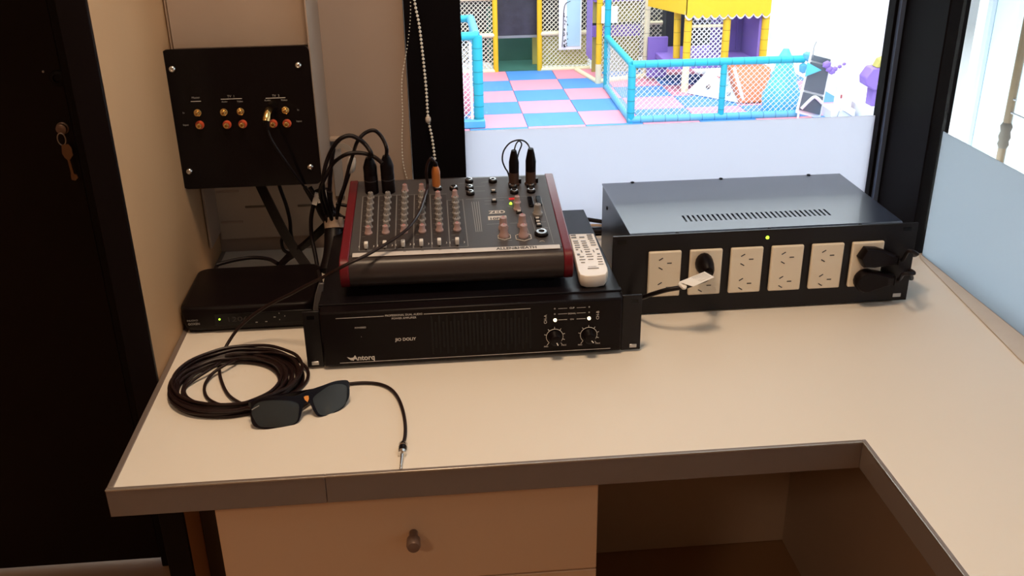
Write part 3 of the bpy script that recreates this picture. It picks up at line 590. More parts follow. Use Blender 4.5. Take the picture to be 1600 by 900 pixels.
# ------------------------------------------------------------------ cable bundle between panel, set-top box and mixer
cbn = thing('cable_bundle', 'thick bundle of black leads hanging behind the mixer, bound with a beige strap', 'cables', (.21, .62, .02))
MB().tube([(0.2128,0.6,0.1585)]+[(0.2152,0.6,0.1277)]+[(0.2249,0.6,0.1042)]+[(0.2267,0.58,0.0827)]+[(0.2237,0.56,0.0559)]+[(0.2171,0.54,0.0355)], .0155, 12, 5).build('lead_bundle', 'cable', cbn)
for i, (dx, dy) in enumerate(((-8, 0), (-3, .006), (3, -.004), (8, .003))):
    pass
for pts in ([(0.1934,0.6,0.1661)]+[(0.2028,0.595,0.1493)]+[(0.2138,0.59,0.1256)]+[(0.2205,0.585,0.1019)], [(0.1836,0.61,0.1632)]+[(0.1954,0.6,0.1434)]+[(0.2088,0.6,0.1165)]+[(0.2238,0.59,0.0952)], [(0.2286,0.58,0.1622)]+[(0.2265,0.585,0.1325)]+[(0.2253,0.59,0.0998)], [(0.2384,0.6,0.2305)]+[(0.2312,0.6,0.1979)]+[(0.2253,0.6,0.1557)]+[(0.2217,0.6,0.1159)]+[(0.2227,0.6,0.0915)], [(0.2581,0.62,0.1805)]+[(0.2486,0.62,0.1571)]+[(0.2387,0.61,0.1346)]+[(0.2308,0.6,0.1097)]+[(0.226,0.59,0.0951)]):
    MB().tube(pts, .0036, 8).build('lead', 'cable', cbn)
c0 = Vector((0.2282,0.598,0.1094)); c1 = Vector((0.2285,0.59,0.0939))
MB().lathe(c0, c1-c0, [(0, .0165), ((c1-c0).length, .0165)], 20).build('strap', 'tape', cbn)
MB().ribbon([(0.0903,0.675,0.1739)]+[(0.1009,0.67,0.1472)]+[(0.1166,0.655,0.1129)]+[(0.1341,0.64,0.076)]+[(0.1551,0.62,0.0445)]+[(0.1765,0.6,0.018)], .016, .006, (1, 0, .4)).build('flat_lead', 'cable', cbn)
MB().ribbon([(0.2157,0.61,0.0951)]+[(0.1787,0.62,0.0601)]+[(0.1459,0.625,0.0357)]+[(0.1252,0.61,0.0213)], .014, .006, (1, 0, .5)).build('flat_lead', 'cable', cbn)
for pts, r in (([(0.1284,0.685,0.1645)]+[(0.131,0.68,0.1425)]+[(0.14,0.67,0.1124)]+[(0.1442,0.665,0.0842)]+[(0.1442,0.66,0.0583)]+[(0.152,0.64,0.0366)], .0033), ([(0.1988,0.585,0.1417)]+[(0.1919,0.585,0.1147)]+[(0.1898,0.585,0.0826)]+[(0.1948,0.57,0.0533)]+[(0.1982,0.555,0.03)], .0035), ([(0.0315,0.559,0.05),(0.0457,0.5636,0.052),(0.0687,0.5675,0.055),(0.094,0.5689,0.056),(0.1187,0.5588,0.056),(0.1354,0.542,0.054)], .0034), ([(0.1368,0.64,0.0699)]+[(0.1298,0.64,0.0571)]+[(0.1313,0.64,0.0401)]+[(0.1451,0.63,0.0337)], .003), ([(0.2341,0.6,0.1348)]+[(0.2435,0.6,0.1321)]+[(0.2551,0.6,0.1293)], .003), ([(0.2318,0.6,0.1212)]+[(0.2417,0.6,0.1115)]+[(0.2541,0.59,0.11)], .0026)):
    MB().tube(pts, r, 8).build('lead', 'cable', cbn)
mb = MB().ribbon([(0.2,0.583,0.1412),(0.2042,0.583,0.1522),(0.2071,0.583,0.1599)], .0085, .0075, (1, 0, .2), 3); mb.build('tag_sleeve', 'paper', cbn)
mb = MB(); P = [(0.2063,0.58,0.1599),(0.2194,0.58,0.166),(0.2215,0.58,0.1659),(0.2228,0.58,0.1457),(0.2184,0.58,0.1431),(0.21,0.58,0.144),(0.2068,0.58,0.1431)]; mb.loft([[Vector(p) for p in P], [Vector(p)+Vector((0, .0008, 0)) for p in P]]); tg = mb.build('tag_flag', 'paper', cbn)
mb = MB(); mb.tube([(0.2079,0.5795,0.1544),(0.2115,0.5795,0.1475),(0.2142,0.5795,0.1541),(0.2158,0.5795,0.1484)], .0005, 4, 1); mb.build('tag_mark', 'printd', tg)
# milky cable connector hanging on the wall behind
cn = thing('cable_connector', 'milky plastic cable connector on a lead behind the left mixer plugs', 'connector', ((0.2574,0.66,0.1633)))
P0 = Vector((0.2583,0.655,0.1706)); P1 = Vector((0.2628,0.655,0.1979))
MB().lathe(P0, P1-P0, [(0, .003), (.005, .0072), (.020, .0078), ((P1-P0).length, .0060)], 8).build('housing', 'clear', cn)
MB().ribbon([(0.2651,0.655,0.2001),(0.2586,0.655,0.2128),(0.2483,0.655,0.2199),(0.2361,0.655,0.2159)], .008, .003, (0, 0, 1)).build('pale_sleeve', mat('pale_sleeve', (.30, .25, .21), .5), cn)
# grey plug between set-top box and amplifier
gp = thing('grey_connector', 'narrow grey plastic connector between set-top box and amplifier', 'connector', (.2, .36, .03))
mb = MB(); P = [(0.2257,0.34,0.1024),(0.2331,0.34,0.102),(0.231,0.34,0.0898),(0.2249,0.34,0.0642),(0.2221,0.34,0.0549),(0.2137,0.34,0.0554),(0.2135,0.34,0.0628),(0.2183,0.34,0.0833)]
mb.loft([[Vector(p) for p in P], [Vector(p)+Vector((0, .006, 0)) for p in P]]); mb.build('housing', mat('dark_grey_plastic', (.085, .08, .085), .4), gp, .0015)
MB().tube([(0.229,0.343,0.1009)]+[(0.2258,0.36,0.1029)]+[(0.2161,0.42,0.088)], .003, 8).build('cord', 'cable', gp)

# ------------------------------------------------------------------ set-top box
sb = thing('set_top_box', 'black set-top box with a green light, left of the amplifier', 'set-top box', (.105, .48, 0))
x0, x1, y0_, y1_ = .0025, .2060, .400, .560
def sbox(ins, r=.018, n=5): return rrect(x0+ins, x1-ins, y0_+ins, y1_-ins, r, n)
mb = MB(); mb.loft([[Vector((u, v, z)) for u, v in sbox(i_)] for z, i_ in ((.004, .006), (.008, .0025), (.020, .0005), (.040, 0), (.044, .0015), (.0455, .005))]); mb.build('casing', 'black', sb)
B(.012, .200, .410, .55, 0, .006).build('base', 'gloss', sb, .001)
B(.055, .203, .3988, .4012, .014, .034).build('display_window', 'gloss', sb, .0005)
g = (0.0625,0.3985,0.0252); MB().lathe(g, (0, -1, 0), [(0, .0016), (.001, .0014), (.0013, .0005)], 10).build('power_light', 'ledg', sb)
p = (0.0131,0.399,0.0235); text('INUOVO', (p[0], .3995, p[2]), X3, Z3, .0030, 'greyprint', sb); p = (0.0141,0.399,0.0174); text('GOXEN', (p[0], .3995, p[2]), X3, Z3, .0036, 'greyprint', sb, bold=.0001)
p = (0.0723,0.399,0.02); text('1204', (p[0], .3985, p[2]), X3, Z3, .0080, mat('dim_digits', (.035, .03, .03), .5).name, sb) if False else None
M['dim'] = mat('dim_digits', (.022, .017, .017), .5); text('1206', (p[0] if p else .07, .3986, .0205), X3, Z3, .0080, 'dim', sb, squeeze=1.5)
mb = MB()
for x, y, z in [(0.1176,0.3985,0.017),(0.1322,0.3985,0.0173),(0.1456,0.3985,0.0242),(0.1613,0.3985,0.0252),(0.1529,0.3985,0.0194),(0.1531,0.3985,0.0303)]: mb.box(x-.0016 if x < .15 else x-.0007, x+.0016 if x < .15 else x+.0007, .3983, .399, z-.0006, z+.0006)
mb.build('button_marks', 'greyprint', sb)

# ------------------------------------------------------------------ remote control (lies on the amplifier lid)
rc = thing('remote_control', 'white remote control with grey buttons on the amplifier right of the mixer', 'remote control', (.635, .42, .0925))
RZ = .1115
outl = [Vector(p) for p in [(0.6124,0.4689,0.1115),(0.6525,0.4667,0.1115),(0.6508,0.3965,0.1115),(0.6494,0.3282,0.1115),(0.6478,0.3139,0.1115),(0.6418,0.3016,0.1115),(0.628,0.2975,0.1115),(0.6122,0.2983,0.1115),(0.6048,0.305,0.1115),(0.6042,0.3193,0.1115),(0.607,0.3632,0.1115)]]
def sc_out(z, k_, dz=0):
    c = sum(outl, Vector())/len(outl); return [Vector((c.x+(p.x-c.x)*k_, c.y+(p.y-c.y)*(1-(1-k_)*.3), z)) for p in outl]
mb = MB(); mb.loft([sc_out(.0925, .86), sc_out(.095, .95), sc_out(.103, 1.0), sc_out(.1095, 1.0), sc_out(RZ, .965)]); mb.build('body', 'remote', rc, .0006)
def rb_(uv, w_, h_, m='btn', name='button'):
    x, y, z = uv; dx = .0042/.11
    return MB().box(-w_/2, w_/2, -h_/2, h_/2, 0, .0009, lambda v: Vector((x+v.x-v.y*.04, y+v.y, RZ+v.z))).build(name, m, rc, .0003)
bs = None
for uv in [(0.618,0.4611,0.1115),(0.6176,0.4512,0.1115),(0.6304,0.451,0.1115),(0.6435,0.4592,0.1115),(0.6432,0.4508,0.1115),(0.6428,0.4424,0.1115)]: rb_(uv, .0080, .0042)
for uv in [(0.6181,0.4358,0.1115),(0.6181,0.4276,0.1115),(0.618,0.4181,0.1115),(0.6173,0.4087,0.1115),(0.6303,0.4343,0.1115),(0.6303,0.426,0.1115),(0.63,0.4165,0.1115),(0.6303,0.4084,0.1115),(0.6438,0.4339,0.1115),(0.6437,0.4257,0.1115),(0.6433,0.4162,0.1115)]: rb_(uv, .0078, .0032, 'hgrey')
for uv, w_, h_ in zip([(0.6149,0.3997,0.1115),(0.6208,0.3924,0.1115),(0.6303,0.3991,0.1115),(0.6298,0.3899,0.1115),(0.6394,0.3913,0.1115),(0.6461,0.3984,0.1115),(0.6301,0.3795,0.1115),(0.6144,0.3802,0.1115),(0.6179,0.3707,0.1115),(0.6171,0.3594,0.1115),(0.6306,0.3704,0.1115),(0.6297,0.3591,0.1115),(0.6448,0.3789,0.1115),(0.6449,0.3686,0.1115),(0.6432,0.3587,0.1115),(0.6425,0.3487,0.1115),(0.6417,0.3389,0.1115),(0.6163,0.3483,0.1115)], [.004, .0014, .009, .0075, .0014, .0042, .0095, .004, .007, .009, .0100, .008, .0042, .007, .0078, .007, .008, .006], [.0018, .008, .0014, .0022, .009, .003, .0016, .006, .0018, .0016, .0014, .0014, .0036, .0012, .0016, .0012, .0012, .0012]): rb_(uv, w_, h_)
u = (0.6278,0.3248,0.1115); rb_(u, .0165, .0018); u = (0.6289,0.3312,0.1115); text('WARDEN', (u[0]-.001, u[1]-.001, RZ+.0002), X3, (0, 1, 0), .0022, 'btn', rc, 'CENTER')
for uv in [(0.6251,0.3112,0.1095),(0.6307,0.3107,0.1095)]: B(uv[0]-.0014, uv[0]+.0014, uv[1]-.003, uv[1]+.003, .1066, .1105).build('battery_door_notch', 'printd', rc)

# ------------------------------------------------------------------ power distribution unit (3U)
pd = thing('power_distribution_unit', 'black rack power distribution unit with six cream double sockets', 'power unit', (.909, .51, .003))
dx0, dy0 = .668, .3860
def DP(x, z, d=0): return Vector((dx0+x, dy0-d, z))
B(.6985, 1.1310, dy0+.0045, .650, .003, .1305).build('chassis', 'blackm', pd, .0006)
# perforated lid: two rows around a slotted band
lid = MB(); ys0, ys1 = (0.797,0.443,0.1325)[1], (0.797,0.4716,0.1325)[1]
xa = (0.7971,0.4577,0.1325)[0]; xb = (1.0316,0.4574,0.1325)[0]; zt0, zt1 = .1306, .1330; n = 30; sw = (xb-xa)/(n-1)
lid.box(.6975, 1.1320, dy0+.017, ys0, zt0, zt1); lid.box(.6975, 1.1320, ys1, .6515, zt0, zt1); lid.box(.6975, xa-.0018, ys0, ys1, zt0, zt1); lid.box(xb+.0018, 1.1320, ys0, ys1, zt0, zt1)
for i in range(n-1): lid.box(xa+sw*i+.0018, xa+sw*(i+1)-.0018, ys0, ys1, zt0, zt1)
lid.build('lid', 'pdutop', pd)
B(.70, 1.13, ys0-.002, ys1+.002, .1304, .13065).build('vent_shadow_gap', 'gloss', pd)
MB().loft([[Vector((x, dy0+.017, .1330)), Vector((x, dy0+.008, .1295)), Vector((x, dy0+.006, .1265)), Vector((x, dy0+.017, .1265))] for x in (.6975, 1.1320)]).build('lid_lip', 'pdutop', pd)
B(dx0, dx0+.4826, dy0, dy0+.004, .003, .1355).build('front_plate', 'blackm', pd, .0006)
for p in [(0.7517,0.6387,0.134),(0.9122,0.6408,0.134),(1.0733,0.6414,0.134)]: MB().lathe((p[0], .6495, .1330), Z3, [(0, .0034), (.0012, .0034), (.002, .0015)], 10).build('lid_screw', 'black', pd)
for u in [(0.7707,0.4076,0.132),(0.9166,0.4086,0.132),(1.0624,0.4099,0.132)]: MB().lathe((u[0], dy0+.0125, .1310), Vector((0, -.4, 1)), [(0, .0032), (.0012, .0032), (.002, .0015)], 10).build('lid_screw', 'black', pd)
for y in (.45, .60): MB().lathe((.6985, y, .105), (-1, 0, 0), [(0, .0032), (.0012, .0032), (.002, .0015)], 10).build('lid_screw', 'black', pd)
for x in (.0085, .4600):
    for z, m in ((.126, 'gloss'), (.0125, 'steel')):
        B(dx0+x-.001, dx0+x+.0120, dy0-.0006, dy0+.0002, z-.003, z+.003).build('rack_slot', m if not (x < .1 and z < .1) else 'gloss', pd)
TL = [(0.0556,0.1088),(0.1198,0.1077),(0.1843,0.1087),(0.2492,0.1097),(0.3136,0.1097),(0.3783,0.1097)]; BR = [(0.1059,0.0335),(0.1707,0.0332),(0.2348,0.0341),(0.3003,0.0344),(0.3653,0.0336),(0.4307,0.0334)]
zt = sum(t[1] for t in TL)/6; zb = sum(t[1] for t in BR)/6; pw = sum(b_[0]-t_[0] for t_, b_ in zip(TL, BR))/6
XS = [TL[0][0]+(TL[5][0]-TL[0][0])*i/5 for i in range(6)]; zt += .0005
for i, x in enumerate(XS):
    pb = MB().box(dx0+x, dx0+x+pw, dy0-.0065, dy0-.0002, zb, zt).build('double_socket', 'cream', pd, .0022, seg=3)
    for z in (zt-(zt-zb)*.26, zt-(zt-zb)*.80):
        sl_ = MB(); c = DP(x+pw*.37, z, .0067)
        for (ox, oz, an) in ((0, .0078, 32), (0, -.0078, -32), (.0135, .0006, 0)):
            ca, sa = math.cos(math.radians(an)), math.sin(math.radians(an))
            sl_.box(-.0036, .0036, 0, .0003, -.0008, .0008, lambda v: c+Vector((ox+v.x*ca-v.z*sa, v.y-.0001, oz+v.x*sa+v.z*ca)))
        sl_.build('pin_slots', 'slot' if False else 'printd', pb)
g = (0.2419,0.1228); MB().lathe(DP(g[0], g[1], 0), (0, -1, 0), [(0, .0028), (.0015, .0025), (.002, .001)], 12).build('power_light', 'ledg', pd)
for x in (.05, .43):
    for y in (.42, .6): MB().cyl((dx0+x, y, 0), (dx0+x, y, .0035), .009, .009, 12).build('foot', 'black', pd)
# plug with paper tag
zs = zt-(zt-zb)*.26
pg = thing('power_plug', 'black mains plug in the second socket, its lead wearing a white paper tag', 'plug', tuple(DP(XS[1]+pw*.4, zs-.02, .02)))
px_ = XS[1]+pw*.42
mb = MB(); R = [(.0098, .0), (.0115, .006), (.0125, .016), (.0105, .026), (.0085, .034)]
loops = []
for r_, d_ in ((.0155, .0068), (.0165, .010), (.0150, .022), (.0120, .032), (.0085, .038)):
    loops.append([DP(px_+r_*.86*math.cos(t*PI/8), zs-.004*(d_/.03)+r_*1.05*math.sin(t*PI/8), d_) for t in range(16)])
mb.loft(loops).build('plug_body', 'black', pg)
n0 = DP(px_+.002, zs-.010, .028); n1 = Vector((0.8052,0.335,0.0889))
MB().tube([DP(px_, zs-.004, .030), n0, n1], .0062, 12, 5, rr=lambda t: .0085-.0045*t).build('strain_relief', 'black', pg)
cp = [n1]+[(0.7997,0.325,0.0852)]+[(0.7834,0.315,0.0852)]+[(0.763,0.31,0.0813)]+[(0.7375,0.315,0.0752)]+[(0.7183,0.33,0.0621)]+[(0.7084,0.35,0.0481)]
MB().tube(cp+[Vector((.6985-.009, .40, .020)), Vector((.684, .46, .010)), Vector((.680, .55, .006))], .0036, 8).build('cord', 'cable', pg)
P = [Vector(p) for p in [(0.7519,0.303,0.0932),(0.7893,0.303,0.1066),(0.8044,0.303,0.0971),(0.7735,0.303,0.0838),(0.7657,0.303,0.0863)]]
mb = MB(); q0, q1, q2, q3 = Vector((0.7544,0.312,0.0881)), Vector((0.7951,0.322,0.0982)), Vector((0.8028,0.298,0.0994)), Vector((0.7703,0.292,0.0889))
mb.loft([[q0, q1, q2, q3], [p+Vector((0, .0003, .0006)) for p in (q0, q1, q2, q3)]]); tgp = mb.build('paper_tag', 'paper', pg)
MB().tube([q0+Vector((0, 0, -.002)), q0+Vector((.006, -.006, -.006)), q0*.75+q3*.25+Vector((.002, -.004, -.003))], .0035, 10, 3).build('tag_fold', 'paper', pg)
mb = MB()
for i in range(6):
    f0_ = .12+.14*i; a_ = q0.lerp(q3, f0_)+Vector((.0, -.0002, .0011)); b_ = q1.lerp(q2, f0_)+Vector((0, -.0002, .0011)); A_ = a_.lerp(b_, .42); D_ = a_.lerp(b_, .93)
    mb.tube([A_, D_], .00022, 4, 1)
mb.build('tag_print', 'greyprint', tgp)
# two flat side-entry plugs at the last socket
for lab, z_, seg6, cend in (('flat black mains plug, upper of the two at the right end of the power unit', zs-.002, False, [(1.0905,0.335,0.1202),(1.1141,0.335,0.1106),(1.1282,0.335,0.1046)]), ('flat black mains plug, lower of the two at the right end of the power unit', zt-(zt-zb)*.80-.002, True, [(1.0915,0.335,0.0736),(1.112,0.335,0.0725),(1.1283,0.335,0.0727)])):
    fp = thing('flat_power_plug', lab, 'plug', tuple(DP(XS[5]+pw*.45, z_, .02)))
    cx_ = XS[5]+pw*.50; R_ = .0185
    pts2 = [(R_*math.cos(math.radians(t)), R_*math.sin(math.radians(t))) for t in (range(60, 301, 20) if seg6 else range(60, 301, 60))]+[(.022, -.0125), (.034, -.0085), (.046, -.0070), (.046, .0070), (.034, .0095), (.022, .0135)]
    if not seg6: pts2 = [(u, v-.16*max(0, u)) for u, v in pts2]
    mb = MB(); mb.loft([[DP(cx_+u*k_, z_+v*k_, d_) for u, v in pts2] for k_, d_ in ((1, .0068), (1.02, .011), (1.0, .018), (.86, .023))]); mb.build('plug_body', 'black', fp, .0006)
    rd = MB()
    for i in range(4): rd.box(0, .0016, -.0075, .0075, 0, .0022, lambda v: DP(cx_+.034+i*.0032+v.x, z_+v.y-(.0058 if not seg6 else 0), .0190+v.z))
    rd.build('grip_rib', 'gloss', fp)
    c0 = DP(cx_+.045, z_-(.007 if not seg6 else 0), .013)
    cend = [Vector(p) for p in cend]
    MB().tube([c0, c0+Vector((.010, 0, -.001))]+cend[1:]+[cend[-1]+Vector((.0, .016, -.002)), Vector((1.168, .415, z_-.02)), Vector((1.160, .50, z_*.5)), Vector((1.15, .60, .012))], .0030, 10).build('cord', 'cable', fp)
# leads lying behind, between amplifier and power unit
for i_, (pts, r, m, lb) in enumerate((([(0.6823,0.7531,0.03),(0.6969,0.7441,0.03),(0.7192,0.7307,0.03),(0.7412,0.7174,0.03)], .0042, 'cable', 'black lead lying behind the amplifier, farther of two beside the remote control'), ([(0.6785,0.7044,0.02),(0.6973,0.7087,0.02),(0.7157,0.7097,0.02),(0.7378,0.7171,0.02)], .0045, 'cable', 'black lead lying behind the amplifier, nearer of two beside the remote control'), ([(0.678,0.7401,0.022),(0.6997,0.7373,0.022),(0.7201,0.7347,0.022),(0.7388,0.7358,0.022)], .0028, 'tape', 'thin beige lead between two black leads behind the amplifier'))):
    v_ = [Vector(p) for p in pts]; v_ = [Vector((p.x, p.y, p.z)) for p in v_]
    tag(MB().tube(v_, r, 8).build('lead', m), lb, 'cable')

# ------------------------------------------------------------------ sunglasses
SA=Vector((0.1812,0.1125,0)); SU=Vector((0.9183,0.3959,0)); SUP=Vector((-0.1979,0.4592,0.866)); SN=Vector((0.3428,-0.7953,0.5))
sg = thing('sunglasses', 'black wrap sunglasses with dark lenses and a small orange shield, beside the coil', 'sunglasses', tuple(SA))
def SP(s, t, d=0):
    c = s-.045; back = 2.2*c*c
    return SA+SU*s+SUP*t+SN*(d-back if SN.y < 0 else -(d-back))
L0 = [(-0.0221,0.0322),(-0.0192,0.0407),(-0.0103,0.0434),(0.002,0.0427),(0.0181,0.0397),(0.03,0.0362),(0.0374,0.0351),(0.0473,0.0368),(0.0607,0.0385),(0.0741,0.0394),(0.0876,0.0407),(0.0982,0.0402),(0.1091,0.0376),(0.1099,0.0319),(0.1082,0.0218),(0.1044,0.014),(0.0948,0.006),(0.0821,0.0016),(0.0702,-0.0004),(0.06,0.0006),(0.0557,0.0044),(0.0532,0.012),(0.0516,0.0193),(0.0487,0.0218),(0.0437,0.0223),(0.0395,0.0156),(0.0347,0.0067),(0.0289,0.0005),(0.0165,-0.0016),(0.0015,-0.0008),(-0.0116,0.0037),(-0.0211,0.0088),(-0.0249,0.0153),(-0.0244,0.0244)]
h1 = [(-0.0224,0.0281),(-0.0215,0.0203),(-0.0194,0.013),(-0.0151,0.008),(0.0013,0.0031),(0.0195,0.0006),(0.029,0.0027),(0.0332,0.0109),(0.0364,0.0242),(0.0227,0.0325),(-0.0041,0.0392),(-0.0176,0.0369)]
h2 = [(0.0558,0.0242),(0.0569,0.0127),(0.0604,0.0031),(0.0709,-0.0002),(0.0849,0.0004),(0.0985,0.008),(0.1045,0.0212),(0.1063,0.0306),(0.097,0.0358),(0.0822,0.0368),(0.0659,0.0315),(0.0591,0.0285)]
# frame outline filled with two holes by triangulation
def filled(outer, holes, d0, d1):
    b = bmesh.new(); es_ = []; 
    for lp in [outer]+holes:
        vs = [b.verts.new((u, v, 0)) for u, v in lp]
        for i in range(len(vs)): es_.append(b.edges.new((vs[i], vs[(i+1) % len(vs)])))
    bmesh.ops.triangle_fill(b, use_beauty=True, edges=es_)
    b.verts.ensure_lookup_table(); V = [tuple(v.co[:2]) for v in b.verts]; Fs = [[v.index for v in f.verts] for f in b.faces]
    b.verts.index_update(); Fs = [[v.index for v in f.verts] for f in b.faces]
    b.free(); n_ = len(V); mb_ = MB()
    vs = [SP(u, v, d0) for u, v in V]+[SP(u, v, d1) for u, v in V]; fs = Fs+[[i+n_ for i in f][::-1] for f in Fs]
    off = 0
    for lp in [outer]+holes:
        k_ = len(lp)
        for i in range(k_): a_, b_ = off+i, off+(i+1) % k_; fs.append([a_, b_, b_+n_, a_+n_])
        off += k_
    mb_.add(vs, fs); return mb_
def dens(lp):
    out = []
    for i, p in enumerate(lp):
        q = lp[(i+1) % len(lp)]; out.append(p)
        if math.dist(p, q) > .009: out.append(((p[0]+q[0])/2, (p[1]+q[1])/2))
    return out
sm2 = lambda lp: [(p.x, p.y) for p in smooth([(u, v, 0) for u, v in lp], 3, True)]
h1 = sm2(h1); h2 = sm2(h2)
filled(sm2(L0), [h1, h2], -.0015, .0020).build('frame', 'shade', sg, .0005)
for h_ in (h1, h2):
    c = (sum(p[0] for p in h_)/len(h_), sum(p[1] for p in h_)/len(h_)); g_ = [(c[0]+(p[0]-c[0])*1.02, c[1]+(p[1]-c[1])*1.03) for p in h_]
    mb = MB(); n_ = len(g_); mb.add([SP(u, v, .0008) for u, v in g_]+[SP(c[0], c[1], .0016)], [[i, (i+1) % n_, n_] for i in range(n_)]); mb.build('lens', 'lens', sg, ang=60)
e_ = (0.0482,0.0277); mb = MB(); mb.prism([(-.0032, .0035), (0, .0042), (.0032, .0035), (.0028, -.0005), (0, -.0045), (-.0028, -.0005)], .0020, .0026, lambda u, v, d: SP(e_[0]+u, e_[1]+v, d)); mb.build('shield_emblem', mat('orange_emblem', (.80, .30, .05), .4), sg)
e_ = (-0.0165,0.0332); mb = MB(); mb.prism([(-.005, -.0018), (.005, .0012), (.005, .0022), (-.005, -.0006)], .0020, .0022, lambda u, v, d: SP(e_[0]+u, e_[1]+v, d)); mb.build('corner_mark', 'greyprint', sg)
sl0 = (-0.019,0.0381); sr0 = (0.108,0.0297)
bk = Vector((-SU.y, SU.x, 0))
pL = SP(sl0[0], sl0[1], -.001); pR = SP(sr0[0], sr0[1], -.001)
for p, dr_, z1_ in ((pL, SU*.112+bk*.016, .012), (pR, -SU*.112+bk*.026, .010)):
    tip = Vector((p.x+dr_.x, p.y+dr_.y, z1_)); MB().ribbon([p, p+bk*.006+SU*.002*(1 if dr_.dot(SU) > 0 else -1), p.lerp(tip, .5)+bk*.004, tip], .007, .0032, (0, 0, 1)).build('temple', 'shade', sg, .0008)

# ------------------------------------------------------------------ the play hall behind the glass
G = -3.705
st(B(-12, 22, .9, 26, G-.1, G).build('floor_hall', 'hallf'))
st(B(-12, 22, 24, 24.2, G, 2.3).build('wall_hall_back', 'hallw')); st(B(-12.2, -12, .9, 24, G, 2.3).build('wall_hall_left', 'hallw')); st(B(22, 22.2, .9, 24, G, 2.3).build('wall_hall_right', 'hallw'))
st(B(-12, 22, .96, 24, 2.3, 2.4).build('ceiling_hall', 'hallw'))
pm = thing('play_mat_floor', 'pink and blue checkered foam mats on the play hall floor', 'play mats', (3, 17, G))
tsrc = {}
for i in range(-3, 6):
    for j in range(-2, 6):
        xx = 2.065+i; yy = 15.33+j*.925
        if yy > 19.9 or (i >= 4 and j >= 4): continue
        cl = 'mpink' if (i+j) % 2 else 'mblue'
        if cl in tsrc: s_, a0, b0_ = tsrc[cl]; inst(s_, (xx-a0, yy-b0_, 0), pm)
        else:
            o = B(xx+.006, xx+.994, yy+.006, yy+.919, G+.001, G+.03).build('tile', cl, pm); tsrc[cl] = (o, xx, yy)
# back netting wall with yellow posts
bw = thing('net_wall', 'net wall with yellow posts, cream rails and a dark doorway at the hall end', 'play structure', (3, 19.95, G))
YN = 19.95
B(-2.6, 7.2, 21.2, 21.25, G, -.9).build('backdrop', 'netb', bw)
B(2.72, 3.95, 20.6, 20.65, G, G+.62).build('low_board', 'olive', bw)
def post(p0, p1, r, m, parent, name='post', rings=0):
    o = MB().cyl(p0, p1, r, r, 12).build(name, m, parent)
    if rings:
        jb = MB(); p0 = Vector(p0); p1 = Vector(p1)
        for i in range(1, rings):
            c = p0.lerp(p1, i/rings); d = (p1-p0).normalized(); jb.cyl(c-d*.006, c+d*.006, r*1.02, r*1.02, 12)
        jb.build('foam_joint', mat('joint_'+m, [x*.55 for x in M[m].node_tree.nodes['Mix'].inputs[6].default_value[:3]], .7) if ('joint_'+m) not in bpy.data.materials else bpy.data.materials['joint_'+m], o)
    return o
xp1 = (1.8614,19.95,-2.9685)[0]; xp2 = (2.8047,19.95,-2.997)[0]; xp0 = 3.90
for x in (xp1, xp2): post((x, YN, G), (x, YN, -.9), .055, 'yel', bw)
for xa_, xb_ in ((-2.4, xp1), (xp2, xp0)):
    for z in ((3.1786,19.95,-3.6615)[2], (3.1754,19.95,-2.901)[2], (3.1754,19.95,-2.901)[2]*2-(3.1786,19.95,-3.6615)[2]): post((xa_, YN, z), (xb_, YN, z), .05, 'creamf', bw, 'rail')
    net(bw, (xa_, YN+.05, G+.02), (1, 0, 0), (0, 0, 1), xb_-xa_, 2.2, .094, .011)
zc = (2.2382,20.2,-2.9823)[2]
B(xp1, xp2, 20.2, 20.23, zc, -.9).build('dark_curtain', 'darkc', bw); B(xp1, xp2, 20.17, 20.2, zc-.03, zc+.02).build('curtain_hem', 'hgrey', bw)
B(xp1-.02, xp2+.02, YN+.02, 21.19, G+.002, G+.035).build('green_mat', 'green', bw); B(xp1-.1, xp2+.1, 21.1, 21.18, G+.035, -2.5).build('green_wall_pad', 'green', bw)
px0, pz0 = (3.1982,19.8,-3.2244)[0], (3.1982,19.8,-3.2244)[2]; px1 = (3.68,19.8,-3.2259)[0]
gpz = thing('giraffe_poster', 'white poster with a dotted giraffe outline hung on the net wall', 'poster', (px0, 19.8, pz0))
B(px0, px1, 19.80, 19.82, pz0, pz0+1.5).build('sheet', 'posterw', gpz); B(px0+.17, px1-.03, 19.79, 19.80, pz0+.07, pz0+1.4).build('sky_print', 'posterb', gpz)
mb = MB(); mb.tube([(px0+.07, 19.79, pz0+.06), (px0+.09, 19.79, pz0+.4), (px0+.10, 19.79, pz0+.8), (px0+.14, 19.79, pz0+.95), (px0+.24, 19.79, pz0+1.0)], .008, 5, 3)
for i in range(34):
    x = px0+.09+random.random()*.09; z = pz0+.05+random.random()**2*.7; mb.box(x, x+.018, 19.785, 19.79, z, z+.022)
mb.build('giraffe_print', 'printd', gpz)
# climbing tower with nets
tw = thing('climbing_tower', 'purple and yellow climbing tower with netted sides in the middle of the hall', 'play structure', (4.4, 18.8, G))
def yz(u, v, y): return None
for p, m, zt_ in (((3.8326,18.5,-2.7786), 'yel', -.9), ((4.8826,18.9,-2.8792), 'creamf', -.9)):
    zm = G+.42 if m == 'yel' else G
    if m == 'yel': post((p[0], p[1], G), (p[0], p[1], zm), .06, 'creamf', tw)
    post((p[0], p[1], zm), (p[0], p[1], zt_), .06, m, tw, rings=6)
tx0 = (3.8326,18.5,-2.7786)[0]; tx1 = (4.8826,18.9,-2.8792)[0]
B(tx0-.16, tx0-.14, 18.5, 19.1, G+.5, -.9).build('purple_side', 'purp', tw)
post((tx0-.25, 19.8, G+.05), (tx0, 18.5, G+.05), .05, 'creamf', tw, 'rail'); post((tx0, 18.52, G+.06), (tx1, 18.9, G+.06), .06, 'creamf', tw, 'rail')
